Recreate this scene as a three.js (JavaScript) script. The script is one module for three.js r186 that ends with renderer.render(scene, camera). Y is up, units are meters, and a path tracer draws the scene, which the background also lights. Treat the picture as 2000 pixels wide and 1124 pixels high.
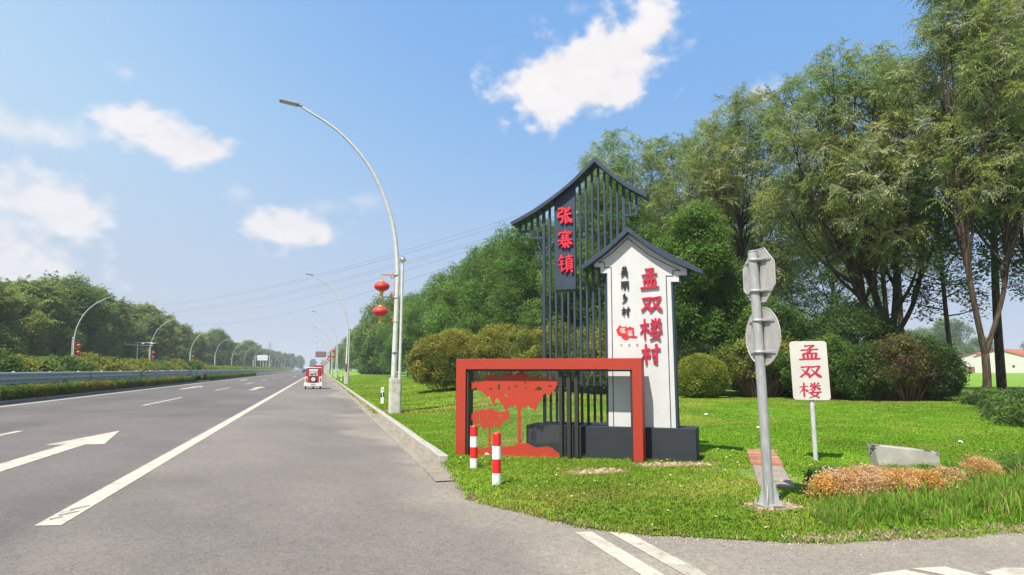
import * as THREE from 'three';
import { RoundedBoxGeometry } from 'three/addons/geometries/RoundedBoxGeometry.js';
import { mergeGeometries } from 'three/addons/utils/BufferGeometryUtils.js';

// ------------------------------------------------------------------ camera, sky, sun, exposure
const EXPOSURE = 1.58;
const scene = new THREE.Scene();
const camera = new THREE.PerspectiveCamera(43.744, 1024 / 575, 0.1, 6000);
camera.position.set(0, 1.55, 0);
camera.rotation.order = 'YXZ';
camera.rotation.set(THREE.MathUtils.degToRad(6.479), THREE.MathUtils.degToRad(-14.942), 0);
const renderer = new THREE.WebGLRenderer({ antialias: true });
renderer.toneMapping = THREE.LinearToneMapping;
renderer.toneMappingExposure = EXPOSURE;
renderer.shadowMap.enabled = true;

const RAD = Math.PI / 180;
const SUN_AZ = -132, SUN_EL = 57;          // degrees; azimuth from the road's direction (-z) towards +x
const sunDir = new THREE.Vector3(Math.sin(SUN_AZ * RAD) * Math.cos(SUN_EL * RAD), Math.sin(SUN_EL * RAD), -Math.cos(SUN_AZ * RAD) * Math.cos(SUN_EL * RAD));
const sun = new THREE.DirectionalLight(new THREE.Color(1, 0.94, 0.83), 5);
sun.name = 'sun';
sun.position.copy(sunDir).multiplyScalar(120).add(new THREE.Vector3(5, 0, -20));
sun.target.position.set(5, 0, -20);
sun.castShadow = true;
sun.shadow.mapSize.set(4096, 4096);
Object.assign(sun.shadow.camera, { left: -70, right: 70, top: 70, bottom: -70, near: 1, far: 320 });
scene.add(sun, sun.target);

// ------------------------------------------------------------------ random numbers and noise
function rng(seed) { let s = seed >>> 0; return () => { s = (s + 0x6d2b79f5) | 0; let t = Math.imul(s ^ (s >>> 15), 1 | s); t = (t + Math.imul(t ^ (t >>> 7), 61 | t)) ^ t; return ((t ^ (t >>> 14)) >>> 0) / 4294967296; }; }
const hash3 = (x, y, z) => { let h = Math.imul(x, 374761393) ^ Math.imul(y, 668265263) ^ Math.imul(z, 1274126177); h = Math.imul(h ^ (h >>> 13), 1274126177); return ((h ^ (h >>> 16)) >>> 0) / 4294967296; };
const lerp = (a, b, t) => a + (b - a) * t, clamp = (x, a = 0, b = 1) => Math.min(b, Math.max(a, x)), smooth = (a, b, x) => { const t = clamp((x - a) / (b - a)); return t * t * (3 - 2 * t); };
function noise3(x, y, z) {
  const ix = Math.floor(x), iy = Math.floor(y), iz = Math.floor(z), f = (t) => t * t * (3 - 2 * t), u = f(x - ix), v = f(y - iy), w = f(z - iz);
  const c = (a, b, d) => hash3(ix + a, iy + b, iz + d);
  return lerp(lerp(lerp(c(0, 0, 0), c(1, 0, 0), u), lerp(c(0, 1, 0), c(1, 1, 0), u), v), lerp(lerp(c(0, 0, 1), c(1, 0, 1), u), lerp(c(0, 1, 1), c(1, 1, 1), u), v), w);
}
function fbm(x, y, z, n = 5) { let s = 0, a = 0.5, t = 0; for (let i = 0; i < n; i++) { s += a * noise3(x, y, z); t += a; a *= 0.5; x *= 2.03; y *= 2.03; z *= 2.03; } return s / t; }

// ------------------------------------------------------------------ the sky: air and fair-weather clouds
{
  const W = 4096, H = 2048, data = new Float32Array(W * H * 4);
  // clouds: [opacity, softness, [azimuth, elevation, half width, half height] ...]
  const clouds = [
    [1, 0.35, [20.2, 23.2, 4.2, 2.6], [24.2, 24.3, 2.6, 1.9], [27.0, 26.2, 1.6, 1.5], [18.0, 20.6, 2.0, 1.6], [24.0, 21.4, 1.5, 1.0], [17.2, 22.4, 1.7, 1.3], [22.4, 22.4, 2.4, 2.0]],
    [0.92, 0.5, [-11.6, 16.6, 2.7, 1.3], [-13.6, 17.6, 1.7, 0.9], [-8.0, 16.3, 1.5, 1.0], [-10.2, 15.6, 1.8, 0.9]],
    [0.85, 0.5, [-3.0, 11.2, 2.2, 1.3], [-0.7, 10.2, 2.0, 0.9], [-4.2, 10.8, 1.3, 0.9]],
    [0.82, 0.7, [-20.4, 11.4, 4.2, 2.0], [-17.2, 10.4, 2.2, 1.1]],
    [0.6, 0.9, [-19.6, 15.6, 3.0, 0.9], [-22, 16.2, 2.4, 1.0]],
    [0.6, 0.5, [34.8, 20.4, 0.9, 0.8]],
    [0.4, 0.8, [-14.4, 20.5, 0.8, 0.4]], [0.35, 0.9, [3.2, 13.2, 1.6, 0.7]], [0.45, 0.8, [20.1, 27.6, 1.0, 0.5]], [0.3, 0.9, [-6.2, 13.1, 0.9, 0.5]], [0.3, 1, [0, 12.6, 2.4, 0.6]], [0.3, 1, [-23, 6.6, 5, 0.8]],
  ];
  const r = rng(77);
  for (let k = 0; k < 70; k++) {
    const az = 58 + r() * 274, el = 6 + 60 * r() * r(), sc = 0.8 + 1.6 * r(), c = [0.5 + 0.45 * r(), 0.4 + 0.4 * r()];
    for (let j = 0; j < 4; j++) c.push([az + (r() - 0.5) * 7 * sc / Math.cos(el * RAD), el + (r() - 0.5) * 2.4 * sc, (1.4 + 1.8 * r()) * sc / Math.cos(el * RAD), (0.8 + r()) * sc]);
    clouds.push(c);
  }
  const cells = Array.from({ length: 360 }, () => []);
  clouds.forEach((c) => { const as = c.slice(2), lo = Math.floor(Math.min(...as.map((l) => l[0] - 2.2 * l[2]))), hi = Math.ceil(Math.max(...as.map((l) => l[0] + 2.2 * l[2]))); for (let a = lo; a <= hi; a++) cells[((a % 360) + 360) % 360].push(c); });
  for (let row = 0; row < H; row++) {
    const up = ((row + 0.5) / H - 0.5) * Math.PI, el = up / RAD;
    for (let col = 0; col < W; col++) {
      const round = ((col + 0.5) / W - 0.5) * 2 * Math.PI, dx = Math.cos(round) * Math.cos(up), dz = Math.sin(round) * Math.cos(up), dy = Math.sin(up), az = Math.atan2(dx, -dz) / RAD;
      const s = 1 + Math.cos((az - SUN_AZ) * RAD), t = Math.exp(-((Math.max(el, 0) / (12 + Math.min(48, 55 * s * s))) ** 1.5)), deep = smooth(30, 90, el), hz = smooth(2, 22, el);
      const c = [lerp(lerp(0.20, 0.15, deep), lerp(0.59, 0.63, hz), t), lerp(lerp(0.43, 0.35, deep), lerp(0.665, 0.83, hz), t), lerp(lerp(0.84, 0.72, deep), lerp(0.785, 0.95, hz), t)];
      if (el < 0) { const g = smooth(0, -6, el); c[0] = lerp(c[0], 0.2, g); c[1] = lerp(c[1], 0.22, g); c[2] = lerp(c[2], 0.16, g); }
      if (el > 1) {
        let n = -1, alpha = 0;
        for (const cl of cells[((Math.floor(az) % 360) + 360) % 360]) {
          let d = 0;
          for (let j = 2; j < cl.length; j++) { const l = cl[j]; let da = az - l[0]; da -= 360 * Math.round(da / 360); const q = (da / l[2]) ** 2 + ((el - l[1]) / l[3]) ** 2; if (q < 6) d += Math.exp(-q * 0.9); }
          if (d < 0.02) continue;
          if (n < 0) n = fbm(dx * 15 + 3, dy * 24 + 9, dz * 15 + 5, 7) * 0.5 + fbm(dx * 60, dy * 80, dz * 60, 6) * 0.5;
          alpha = Math.max(alpha, cl[0] * smooth(0.3 - 0.25 * cl[1], 0.85 + 0.65 * cl[1], Math.min(d, 1.35) + (n - 0.5) * 2.6));
        }
        if (alpha > 0) { const b = 0.90 + 0.07 * clamp((n - 0.35) * 3), w = [b, b * 0.97, b * 0.985]; for (let k = 0; k < 3; k++) c[k] = lerp(c[k], w[k], alpha); }
      }
      const o = (row * W + col) * 4;
      for (let k = 0; k < 3; k++) data[o + k] = c[k] / EXPOSURE;
      data[o + 3] = 1;
    }
  }
  const tex = new THREE.DataTexture(data, W, H, THREE.RGBAFormat, THREE.FloatType);
  tex.mapping = THREE.EquirectangularReflectionMapping; tex.magFilter = THREE.LinearFilter; tex.needsUpdate = true;
  scene.background = tex; scene.environment = tex;
}
scene.fog = new THREE.FogExp2(new THREE.Color(0.86, 0.92, 1.0), 0.0004);

// ------------------------------------------------------------------ helpers
const taken = new Map();
const numbered = (n) => { const k = taken.get(n) ?? 0; taken.set(n, k + 1); return k ? n + '_' + String(k).padStart(3, '0') : n; };
function tag(o, label, category, group, kind) { o.userData.label = label; o.userData.category = category; if (group) o.userData.group = group; if (kind) o.userData.kind = kind; return o; }
function mesh(name, geo, mat, parent) {
  const m = new THREE.Mesh(Array.isArray(geo) ? merge(geo) : geo, mat);
  m.name = parent ? name : numbered(name); m.castShadow = m.receiveShadow = true; (parent ?? scene).add(m); return m;
}
function thing(name, label, category, pos = [0, 0, 0], turn = 0, group) {
  const o = new THREE.Group(); o.name = numbered(name); o.position.set(...pos); o.rotation.y = turn; scene.add(o); return tag(o, label, category, group);
}
function copy(o, name, label, pos, turn = 0, scale = 1, group) {
  const c = o.clone(); c.name = numbered(name); c.position.set(...pos); c.rotation.y = turn; typeof scale === 'number' ? c.scale.setScalar(scale) : c.scale.set(...scale);
  c.userData = { ...o.userData, label }; if (group) c.userData.group = group; scene.add(c); return c;
}
function structure(name, geo, mat) { const m = mesh(name, geo, mat); m.userData.kind = 'structure'; return m; }
function merge(list) {
  return mergeGeometries(list.map((g) => { g = g.index ? g.toNonIndexed() : g.clone(); for (const k of Object.keys(g.attributes)) if (!['position', 'normal', 'uv'].includes(k)) g.deleteAttribute(k); if (!g.attributes.uv) g.setAttribute('uv', new THREE.BufferAttribute(new Float32Array(g.attributes.position.count * 2), 2)); return g; }));
}
const box = (w, h, d, x = 0, y = 0, z = 0, r = 0) => (r ? new RoundedBoxGeometry(w, h, d, 2, r) : new THREE.BoxGeometry(w, h, d)).translate(x, y, z);
const cyl = (r0, r1, h, x = 0, y = 0, z = 0, n = 20) => new THREE.CylinderGeometry(r1, r0, h, n).translate(x, y + h / 2, z);
const V = (x, y, z) => new THREE.Vector3(x, y, z);
function tube(pts, radii, n = 8, steps = 0, closed = true) {   // tapered tube along points
  const P = pts.map((p) => (p.isVector3 ? p : V(...p))), curve = P.length > 2 ? new THREE.CatmullRomCurve3(P, false, 'centripetal') : new THREE.LineCurve3(P[0], P[1]);
  const m = steps || (P.length > 2 ? P.length * 4 : 2), pos = [], idx = [], uv = [];
  let nrm = null; const R = (t) => { const a = t * (radii.length - 1), i = Math.min(Math.floor(a), radii.length - 2); return radii.length === 1 ? radii[0] : lerp(radii[i], radii[i + 1], a - i); };
  let len = 0, last = null;
  for (let i = 0; i <= m; i++) {
    const t = i / m, p = curve.getPoint(t), d = curve.getTangent(t);
    if (last) len += p.distanceTo(last); last = p;
    if (!nrm) { nrm = Math.abs(d.y) < 0.9 ? V(0, 1, 0).cross(d) : V(1, 0, 0).cross(d); }
    nrm = nrm.clone().addScaledVector(d, -nrm.dot(d)).normalize(); const b = d.clone().cross(nrm);
    for (let k = 0; k <= n; k++) { const a = (k / n) * 2 * Math.PI, q = p.clone().addScaledVector(nrm, Math.cos(a) * R(t)).addScaledVector(b, Math.sin(a) * R(t)); pos.push(q.x, q.y, q.z); uv.push(k / n, len); }
  }
  for (let i = 0; i < m; i++) for (let k = 0; k < n; k++) { const a = i * (n + 1) + k, c = a + n + 1; idx.push(a, a + 1, c, a + 1, c + 1, c); }
  if (closed) for (const [row, flip] of [[0, false], [m, true]]) { const p = curve.getPoint(row / m), c = pos.length / 3; pos.push(p.x, p.y, p.z); uv.push(0, 0); for (let k = 0; k < n; k++) { const a = row * (n + 1) + k; flip ? idx.push(c, a, a + 1) : idx.push(c, a + 1, a); } }
  const g = new THREE.BufferGeometry(); g.setAttribute('position', new THREE.Float32BufferAttribute(pos, 3)); g.setAttribute('uv', new THREE.Float32BufferAttribute(uv, 2)); g.setIndex(idx); g.computeVertexNormals(); return g;
}
function shapeOf(pts, holes = []) { const s = new THREE.Shape(pts.map(([x, y]) => new THREE.Vector2(x, y))); for (const h of holes) s.holes.push(new THREE.Path(h.map(([x, y]) => new THREE.Vector2(x, y)))); return s; }
const extrude = (pts, depth, z = 0, holes, bevel = 0) => new THREE.ExtrudeGeometry(shapeOf(pts, holes), { depth, steps: 1, bevelEnabled: bevel > 0, bevelSize: bevel, bevelThickness: bevel, bevelSegments: 1, bevelOffset: -bevel }).translate(0, 0, z);
function sheet(pts, y) {   // flat polygon on the ground from [x, z] points, uv in metres
  const g = new THREE.ShapeGeometry(shapeOf(pts.map(([x, z]) => [x, -z]))).rotateX(-Math.PI / 2).translate(0, y, 0), p = g.attributes.position, uv = g.attributes.uv;
  for (let i = 0; i < p.count; i++) uv.setXY(i, p.getX(i), p.getZ(i)); return g;
}
function tex(size, f, srgb = true, repeat = 1) {
  const d = new Uint8Array(size * size * 4);
  for (let y = 0; y < size; y++) for (let x = 0; x < size; x++) { const c = f(x, y, x / size, y / size), o = (y * size + x) * 4; for (let k = 0; k < 3; k++) d[o + k] = clamp(Array.isArray(c) ? c[k] : c) * 255; d[o + 3] = 255; }
  const t = new THREE.DataTexture(d, size, size); t.wrapS = t.wrapT = THREE.RepeatWrapping; t.magFilter = THREE.LinearFilter; t.minFilter = THREE.LinearMipmapLinearFilter; if (srgb) t.colorSpace = THREE.SRGBColorSpace; t.repeat.set(repeat, repeat); t.needsUpdate = true; return t;
}
const tile = (u, v, n, seed = 0) => { // periodic value noise, n cells
  const x = u * n, y = v * n, ix = Math.floor(x), iy = Math.floor(y), f = (t) => t * t * (3 - 2 * t), a = f(x - ix), b = f(y - iy), h = (i, j) => hash3(((i % n) + n) % n, ((j % n) + n) % n, seed);
  return lerp(lerp(h(ix, iy), h(ix + 1, iy), a), lerp(h(ix, iy + 1), h(ix + 1, iy + 1), a), b);
};
const tfbm = (u, v, n, oct, seed = 0) => { let s = 0, a = 0.5, t = 0; for (let i = 0; i < oct; i++) { s += a * tile(u, v, n, seed + i); t += a; a *= 0.55; n *= 2; } return s / t; };
const C = (r, g, b) => new THREE.Color().setRGB(r, g, b);
const std = (color, rough = 0.8, metal = 0, more = {}) => new THREE.MeshStandardMaterial({ color, roughness: rough, metalness: metal, ...more });

// ------------------------------------------------------------------ textures and materials
const asphaltTex = tex(1024, (x, y, u, v) => { const g = hash3(x, y, 1), p = tfbm(u, v, 6, 5, 3), q = tile(u, v, 256, 9), m = tfbm(u, v, 60, 2, 31); const l = 0.80 + 0.05 * (p - 0.5) + 0.17 * (q - 0.5) + 0.09 * (g - 0.5) + 0.10 * (m - 0.5) + (g > 0.985 ? 0.14 : 0) - (q < 0.1 ? 0.14 : 0); return [l, l * 0.995, l * 0.985]; }, true, 1 / 3);
const asphaltBump = tex(512, (x, y, u, v) => 0.5 * tile(u, v, 170, 4) + 0.3 * hash3(x, y, 5) + 0.2 * tfbm(u, v, 20, 2, 8), false, 1 / 1.5);
const M = {};
M.asphalt = std(0xffffff, 0.88, 0, { map: asphaltTex, bumpMap: asphaltBump, bumpScale: 0.003, vertexColors: true });
const paintTex = tex(512, (x, y, u, v) => { const p = tfbm(u, v, 8, 5, 12), q = tfbm(u, v, 40, 3, 18), l = 0.93 - 0.10 * smooth(0.55, 0.75, p) - 0.09 * smooth(0.62, 0.74, q) - 0.05 * hash3(x, y, 2); return [l, l * 0.985, l * 0.95]; }, true, 0.5);
M.paint = std(C(0.58, 0.54, 0.48), 0.75, 0, { map: paintTex, bumpMap: asphaltBump, bumpScale: 0.002 });
const concreteTex = tex(512, (x, y, u, v) => { const p = tfbm(u, v, 5, 6, 22), q = tfbm(u, v, 60, 2, 25), l = 0.86 + 0.26 * (p - 0.5) + 0.14 * (q - 0.5) - (hash3(x, y, 7) > 0.985 ? 0.12 : 0); return [l, l * 0.985, l * 0.955]; });
const concreteBump = tex(256, (x, y, u, v) => tfbm(u, v, 24, 4, 29), false);
M.concrete = std(C(0.50, 0.475, 0.43), 0.9, 0, { map: concreteTex, bumpMap: concreteBump, bumpScale: 0.003 });
M.gutter = std(C(0.33, 0.295, 0.25), 0.92, 0, { map: concreteTex, bumpMap: concreteBump, bumpScale: 0.004 });
M.kerbGrey = std(C(0.24, 0.24, 0.25), 0.9, 0, { map: concreteTex, bumpMap: concreteBump, bumpScale: 0.004 });
const lawnTex = tex(1024, (x, y, u, v) => { const p = tfbm(u, v, 7, 5, 41), q = tile(u, v, 300, 44), g = hash3(x, y, 45), dry = smooth(0.60, 0.78, tfbm(u, v, 10, 5, 49)); let c = [0.56 + 0.22 * (p - 0.5) + 0.26 * (q - 0.5), 0.70 + 0.20 * (p - 0.5) + 0.26 * (q - 0.5), 0.30 + 0.08 * (g - 0.5)]; c = [lerp(c[0], 0.72, dry * 0.7), lerp(c[1], 0.68, dry * 0.7), lerp(c[2], 0.44, dry * 0.7)]; return c; }, true, 1 / 4);
const lawnBump = tex(512, (x, y, u, v) => 0.6 * tile(u, v, 170, 51) + 0.4 * hash3(x, y, 52), false, 1 / 2);
M.lawn = std(0xffffff, 0.95, 0, { map: lawnTex, bumpMap: lawnBump, bumpScale: 0.03, vertexColors: true });
M.field = std(C(0.10, 0.13, 0.05), 1, 0, {});
const metalTex = tex(256, (x, y, u, v) => { const p = tfbm(u, v, 12, 4, 61), l = 0.9 + 0.22 * (p - 0.5) + 0.04 * (hash3(x, y, 3) - 0.5); return [l, l, l]; });
M.galv = std(C(0.44, 0.45, 0.45), 0.45, 0.2, { map: metalTex });
M.plateBack = std(C(0.50, 0.48, 0.46), 0.55, 0.15, { map: metalTex });
M.rail = std(C(0.42, 0.50, 0.53), 0.45, 0.25, { map: metalTex });
M.lampWhite = std(C(0.68, 0.68, 0.66), 0.45, 0.05, { map: metalTex });
M.lampGrey = std(C(0.26, 0.28, 0.30), 0.5, 0.3);
M.lens = std(C(0.4, 0.42, 0.44), 0.25);
M.chrome = std(C(0.75, 0.75, 0.77), 0.12, 1);
const lampConcTex = tex(256, (x, y, u, v) => { const p = tfbm(u, v, 5, 5, 71), l = 0.92 + 0.2 * (p - 0.5) - 0.1 * smooth(0.62, 0.7, tfbm(u, v, 9, 4, 77)); return [l, l * 0.99, l * 0.96]; });
M.lampBase = std(C(0.56, 0.55, 0.52), 0.85, 0, { map: lampConcTex });
M.rust = std(C(0.20, 0.085, 0.045), 0.9, 0, { map: lampConcTex });
M.iron = std(C(0.42, 0.19, 0.05), 0.75, 0.2);
M.lantern = new THREE.MeshPhysicalMaterial({ color: C(0.62, 0.035, 0.04), roughness: 0.55, transmission: 0.25, thickness: 0, side: THREE.DoubleSide });
M.gold = std(C(0.55, 0.38, 0.07), 0.6, 0.1);
M.dark = std(C(0.032, 0.053, 0.092), 0.62, 0.1, { map: metalTex });
M.plinth = std(C(0.029, 0.037, 0.049), 0.8, 0, { map: tex(256, (x, y, u, v) => { const l = 0.82 + 0.22 * (hash3(x, y, 81) - 0.5) + 0.2 * (tfbm(u, v, 6, 4, 83) - 0.5); return [l, l, l]; }) });
M.white = std(C(0.57, 0.57, 0.575), 0.5, 0, { map: tex(256, (x, y, u, v) => { const l = 0.97 + 0.06 * (tfbm(u, v, 5, 5, 85) - 0.5); return [l, l, l]; }) });
M.letterRed = std(C(0.62, 0.02, 0.045), 0.45); M.crimson = std(C(0.44, 0.012, 0.04), 0.45);
M.letterBlack = std(C(0.018, 0.018, 0.026), 0.45);
M.line = std(C(0.03, 0.035, 0.045), 0.6);
M.redFrame = std(C(0.38, 0.032, 0.012), 0.6, 0, { map: tex(256, (x, y, u, v) => { const l = 0.96 + 0.10 * (tfbm(u, v, 20, 4, 87) - 0.5); return [l, l, l]; }) });
M.redCut = std(C(0.38, 0.032, 0.012), 0.6, 0);
M.darkFrame = std(C(0.035, 0.033, 0.033), 0.55, 0.2);
M.pane = new THREE.MeshPhysicalMaterial({ color: 0xffffff, roughness: 0.02, transmission: 1, thickness: 0, ior: 1.45 });
M.silver = std(C(0.6, 0.6, 0.6), 0.35, 0.7);
M.bollRed = std(C(0.66, 0.018, 0.015), 0.4);
M.bollWhite = std(C(0.78, 0.77, 0.76), 0.5);
M.signFace = std(C(0.57, 0.55, 0.51), 0.5, 0, { map: tex(128, (x, y, u, v) => { const l = 0.96 + 0.08 * (tfbm(u, v, 4, 5, 91) - 0.5); return [l, l, l]; }) });
M.signRed = std(C(0.40, 0.013, 0.045), 0.55);
M.postWhite = std(C(0.62, 0.63, 0.62), 0.5, 0.1, { map: metalTex });
M.black = std(C(0.015, 0.015, 0.016), 0.6);
M.rubber = std(C(0.02, 0.02, 0.02), 0.85);
const barkTex = tex(256, (x, y, u, v) => { const p = tfbm(u, v * 0.25, 24, 4, 95), q = tfbm(u, v, 6, 4, 97), l = 0.62 + 0.7 * (p - 0.5) + 0.25 * (q - 0.5); return [l, l * 0.93, l * 0.85]; });
M.bark = std(C(0.15, 0.115, 0.085), 0.95, 0, { map: barkTex, bumpMap: barkTex, bumpScale: 0.02 });
M.twig = std(C(0.13, 0.085, 0.06), 0.95);
M.brownTwig = std(C(0.15, 0.085, 0.06), 0.95);
const leafMat = (t = 0.35) => new THREE.MeshPhysicalMaterial({ color: 0xffffff, roughness: 1, transmission: t, thickness: 0, side: THREE.DoubleSide, specularIntensity: 0.25 });
M.leaf = leafMat(0.42);
M.grass = leafMat(0.3);
M.dry = std(C(1, 1, 1), 0.95, 0, { side: THREE.DoubleSide });

// ------------------------------------------------------------------ terrain
const edgeX = [1.70, 1.75, 1.83, 1.94, 2.11, 2.28, 2.52, 2.96, 3.55, 4.39, 5.14, 5.94, 6.61, 9, 14, 30, 900], edgeZ = [-9.0, -8.85, -8.5, -8.17, -7.81, -7.48, -6.92, -6.43, -6.06, -5.73, -5.63, -5.57, -5.58, -5.7, -5.9, -6.2, -6.2];
const lawnEdge = (x) => { let i = 0; while (i < edgeX.length - 2 && x > edgeX[i + 1]) i++; return lerp(edgeZ[i], edgeZ[i + 1], clamp((x - edgeX[i]) / (edgeX[i + 1] - edgeX[i]))) + 0.10 * (noise3(x * 5, 3, 1) - 0.5) + 0.08 * (noise3(x * 14, 3, 6) - 0.5) * smooth(60, 20, x); };
const lawnLimit = (x) => (x < 1.87 ? lerp(-8.9, -9.9, (x - 1.75) / 0.12) : lerp(-9.9, -11.4, (x - 1.87) / 0.09));   // kerb apron side of the lawn corner
const dryness = (x, z) => clamp(smooth(0.53, 0.68, fbm(x * 0.22 + 9, 6, z * 0.5, 4)) * 0.5 + smooth(0.57, 0.7, fbm(x * 1.1 + 2, 3, z * 1.6, 4)) * 0.4 + smooth(0.5, 0.64, fbm(x * 0.09 + 5, 2, z * 0.12, 3)) * 0.2);
function groundY(x, z) {
  const D = x * 0.2578 - z * 0.9662, e = smooth(0, 0.7, lawnEdge(x) - z);
  return 0.012 + 0.092 * e + 0.35 * smooth(3, 8, x) * smooth(12, 24, D) * e + 0.02 * (fbm(x * 0.5, 7, z * 0.5, 3) - 0.5) * e;
}
{
  // road: worn asphalt: the left lanes are a darker mix than the shoulder
  const tone = (x, z) => {
    const sh = smooth(-2.75, -2.45, x), side = smooth(1.0, 1.2, x + 3.4 * (fbm(x * 0.6, 11, z * 0.45, 5) - 0.5));
    const n = fbm(x * 0.5, 5, z * 0.14, 5) - 0.5, m = fbm(x * 1.7, 8, z * 0.9, 3) - 0.5, k = 1 + 0.5 * n + 0.24 * m - 0.12 * smooth(0.6, 0.7, fbm(x * 0.35 + 4, 1, z * 0.3, 4));
    let c = [0.188, 0.164, 0.156];
    const mix = (d, t) => { c = c.map((v, i) => lerp(v, d[i], clamp(t))); };
    mix([0.254, 0.222, 0.202], sh);
    mix([0.375, 0.33, 0.272], side * (0.6 + 0.4 * smooth(0.42, 0.55, fbm(x * 0.8, 4, z * 0.6, 5))));   // a ragged sheet of pale dust and grit lies on the side road
    return c.map((v) => v * k);
  };
  const zs = []; for (let z = 12; z > -60; z -= 0.45) zs.push(z); for (let z = -60, s = 0.8; z > -1500; s *= 1.06, z -= s) zs.push(z); zs.push(-1600);
  const grid = (xs, zl, y) => {
    const pos = [], col = [], uv = [], idx = [], w = xs.length;
    for (const z of zl) for (const x of xs) { pos.push(x, y, z); uv.push(x, z); col.push(...tone(x, z)); }
    for (let j = 0; j < zl.length - 1; j++) for (let i = 0; i < w - 1; i++) { const a = j * w + i, b = a + w; idx.push(a, a + 1, b, a + 1, b + 1, b); }
    const g = new THREE.BufferGeometry(); g.setAttribute('position', new THREE.Float32BufferAttribute(pos, 3)); g.setAttribute('uv', new THREE.Float32BufferAttribute(uv, 2)); g.setAttribute('color', new THREE.Float32BufferAttribute(col, 3)); g.setIndex(idx); g.computeVertexNormals(); return g;
  };
  const xs = []; for (let x = -13.25; x < 1.9; x += 0.4) xs.push(x); xs.push(1.95);
  structure('road', grid(xs, zs, 0), M.asphalt);
  const xs2 = [1.95]; for (let x = 2.3; x < 12; x += 0.4) xs2.push(x); for (let x = 13; x < 90; x += 6) xs2.push(x);
  structure('side_road', grid(xs2, zs.filter((z) => z > -12.4), 0), M.asphalt);
}
structure('ground', sheet([[-3000, 800], [3000, 800], [3000, -3500], [-3000, -3500]], -0.06), M.field);
// the lawn and the field beyond it: one sheet from the road edge outwards
const lawnTone = (x, z) => {
  const n = fbm(x * 0.35, 3, z * 0.35, 4), dry = dryness(x, z);
  let c = [0.47, 0.66, 0.13]; c = c.map((v, i) => lerp(v, [0.80, 0.66, 0.30][i], clamp(dry)));
  return c.map((v) => v * (0.85 + 0.34 * n));
};
{
  const xs = [1.72, 1.8, 1.88, 1.95, 2.01]; for (let x = 2.2; x < 12; x += 0.22) xs.push(x); for (let x = 12, s = 0.4; x < 900; s *= 1.14, x += s) xs.push(x);
  const ts = [0, 0.08, 0.18, 0.3, 0.45, 0.6, 0.8]; for (let t = 1.05; t < 22; t += 0.28) ts.push(t); for (let t = 22, s = 0.5; t < 1500; s *= 1.09, t += s) ts.push(t);
  const pos = [], uv = [], col = [], idx = [], w = xs.length;
  for (const t of ts) for (const x of xs) { let z = lawnEdge(x) - t; if (x < 2.005) z = Math.max(z, x < 1.965 ? lawnLimit(x) : -11.4); pos.push(x, groundY(x, z), z); uv.push(x, z); col.push(...lawnTone(x, z)); }
  for (let j = 0; j < ts.length - 1; j++) for (let i = 0; i < w - 1; i++) { const a = j * w + i, b = a + w; if (xs[i] < 1.99 && pos[b * 3 + 2] === pos[a * 3 + 2] && pos[b * 3 + 5] === pos[a * 3 + 5]) continue; idx.push(a, a + 1, b, a + 1, b + 1, b); }
  const g = new THREE.BufferGeometry(); g.setAttribute('position', new THREE.Float32BufferAttribute(pos, 3)); g.setAttribute('uv', new THREE.Float32BufferAttribute(uv, 2)); g.setAttribute('color', new THREE.Float32BufferAttribute(col, 3)); g.setIndex(idx); g.computeVertexNormals();
  structure('lawn', g, M.lawn);
}
// median strip between the carriageways and the far carriageway
structure('median', box(5.2, 0.16, 1500, -16.1, 0.05, -740), std(C(0.10, 0.085, 0.05), 1));
structure('far_carriageway', sheet([[-31, 60], [-18.8, 60], [-18.8, -1500], [-31, -1500]], -0.01), std(C(0.19, 0.18, 0.175), 0.9));
structure('verge', box(120, 0.1, 1600, -91.2, 0.02, -740), M.field);

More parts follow.
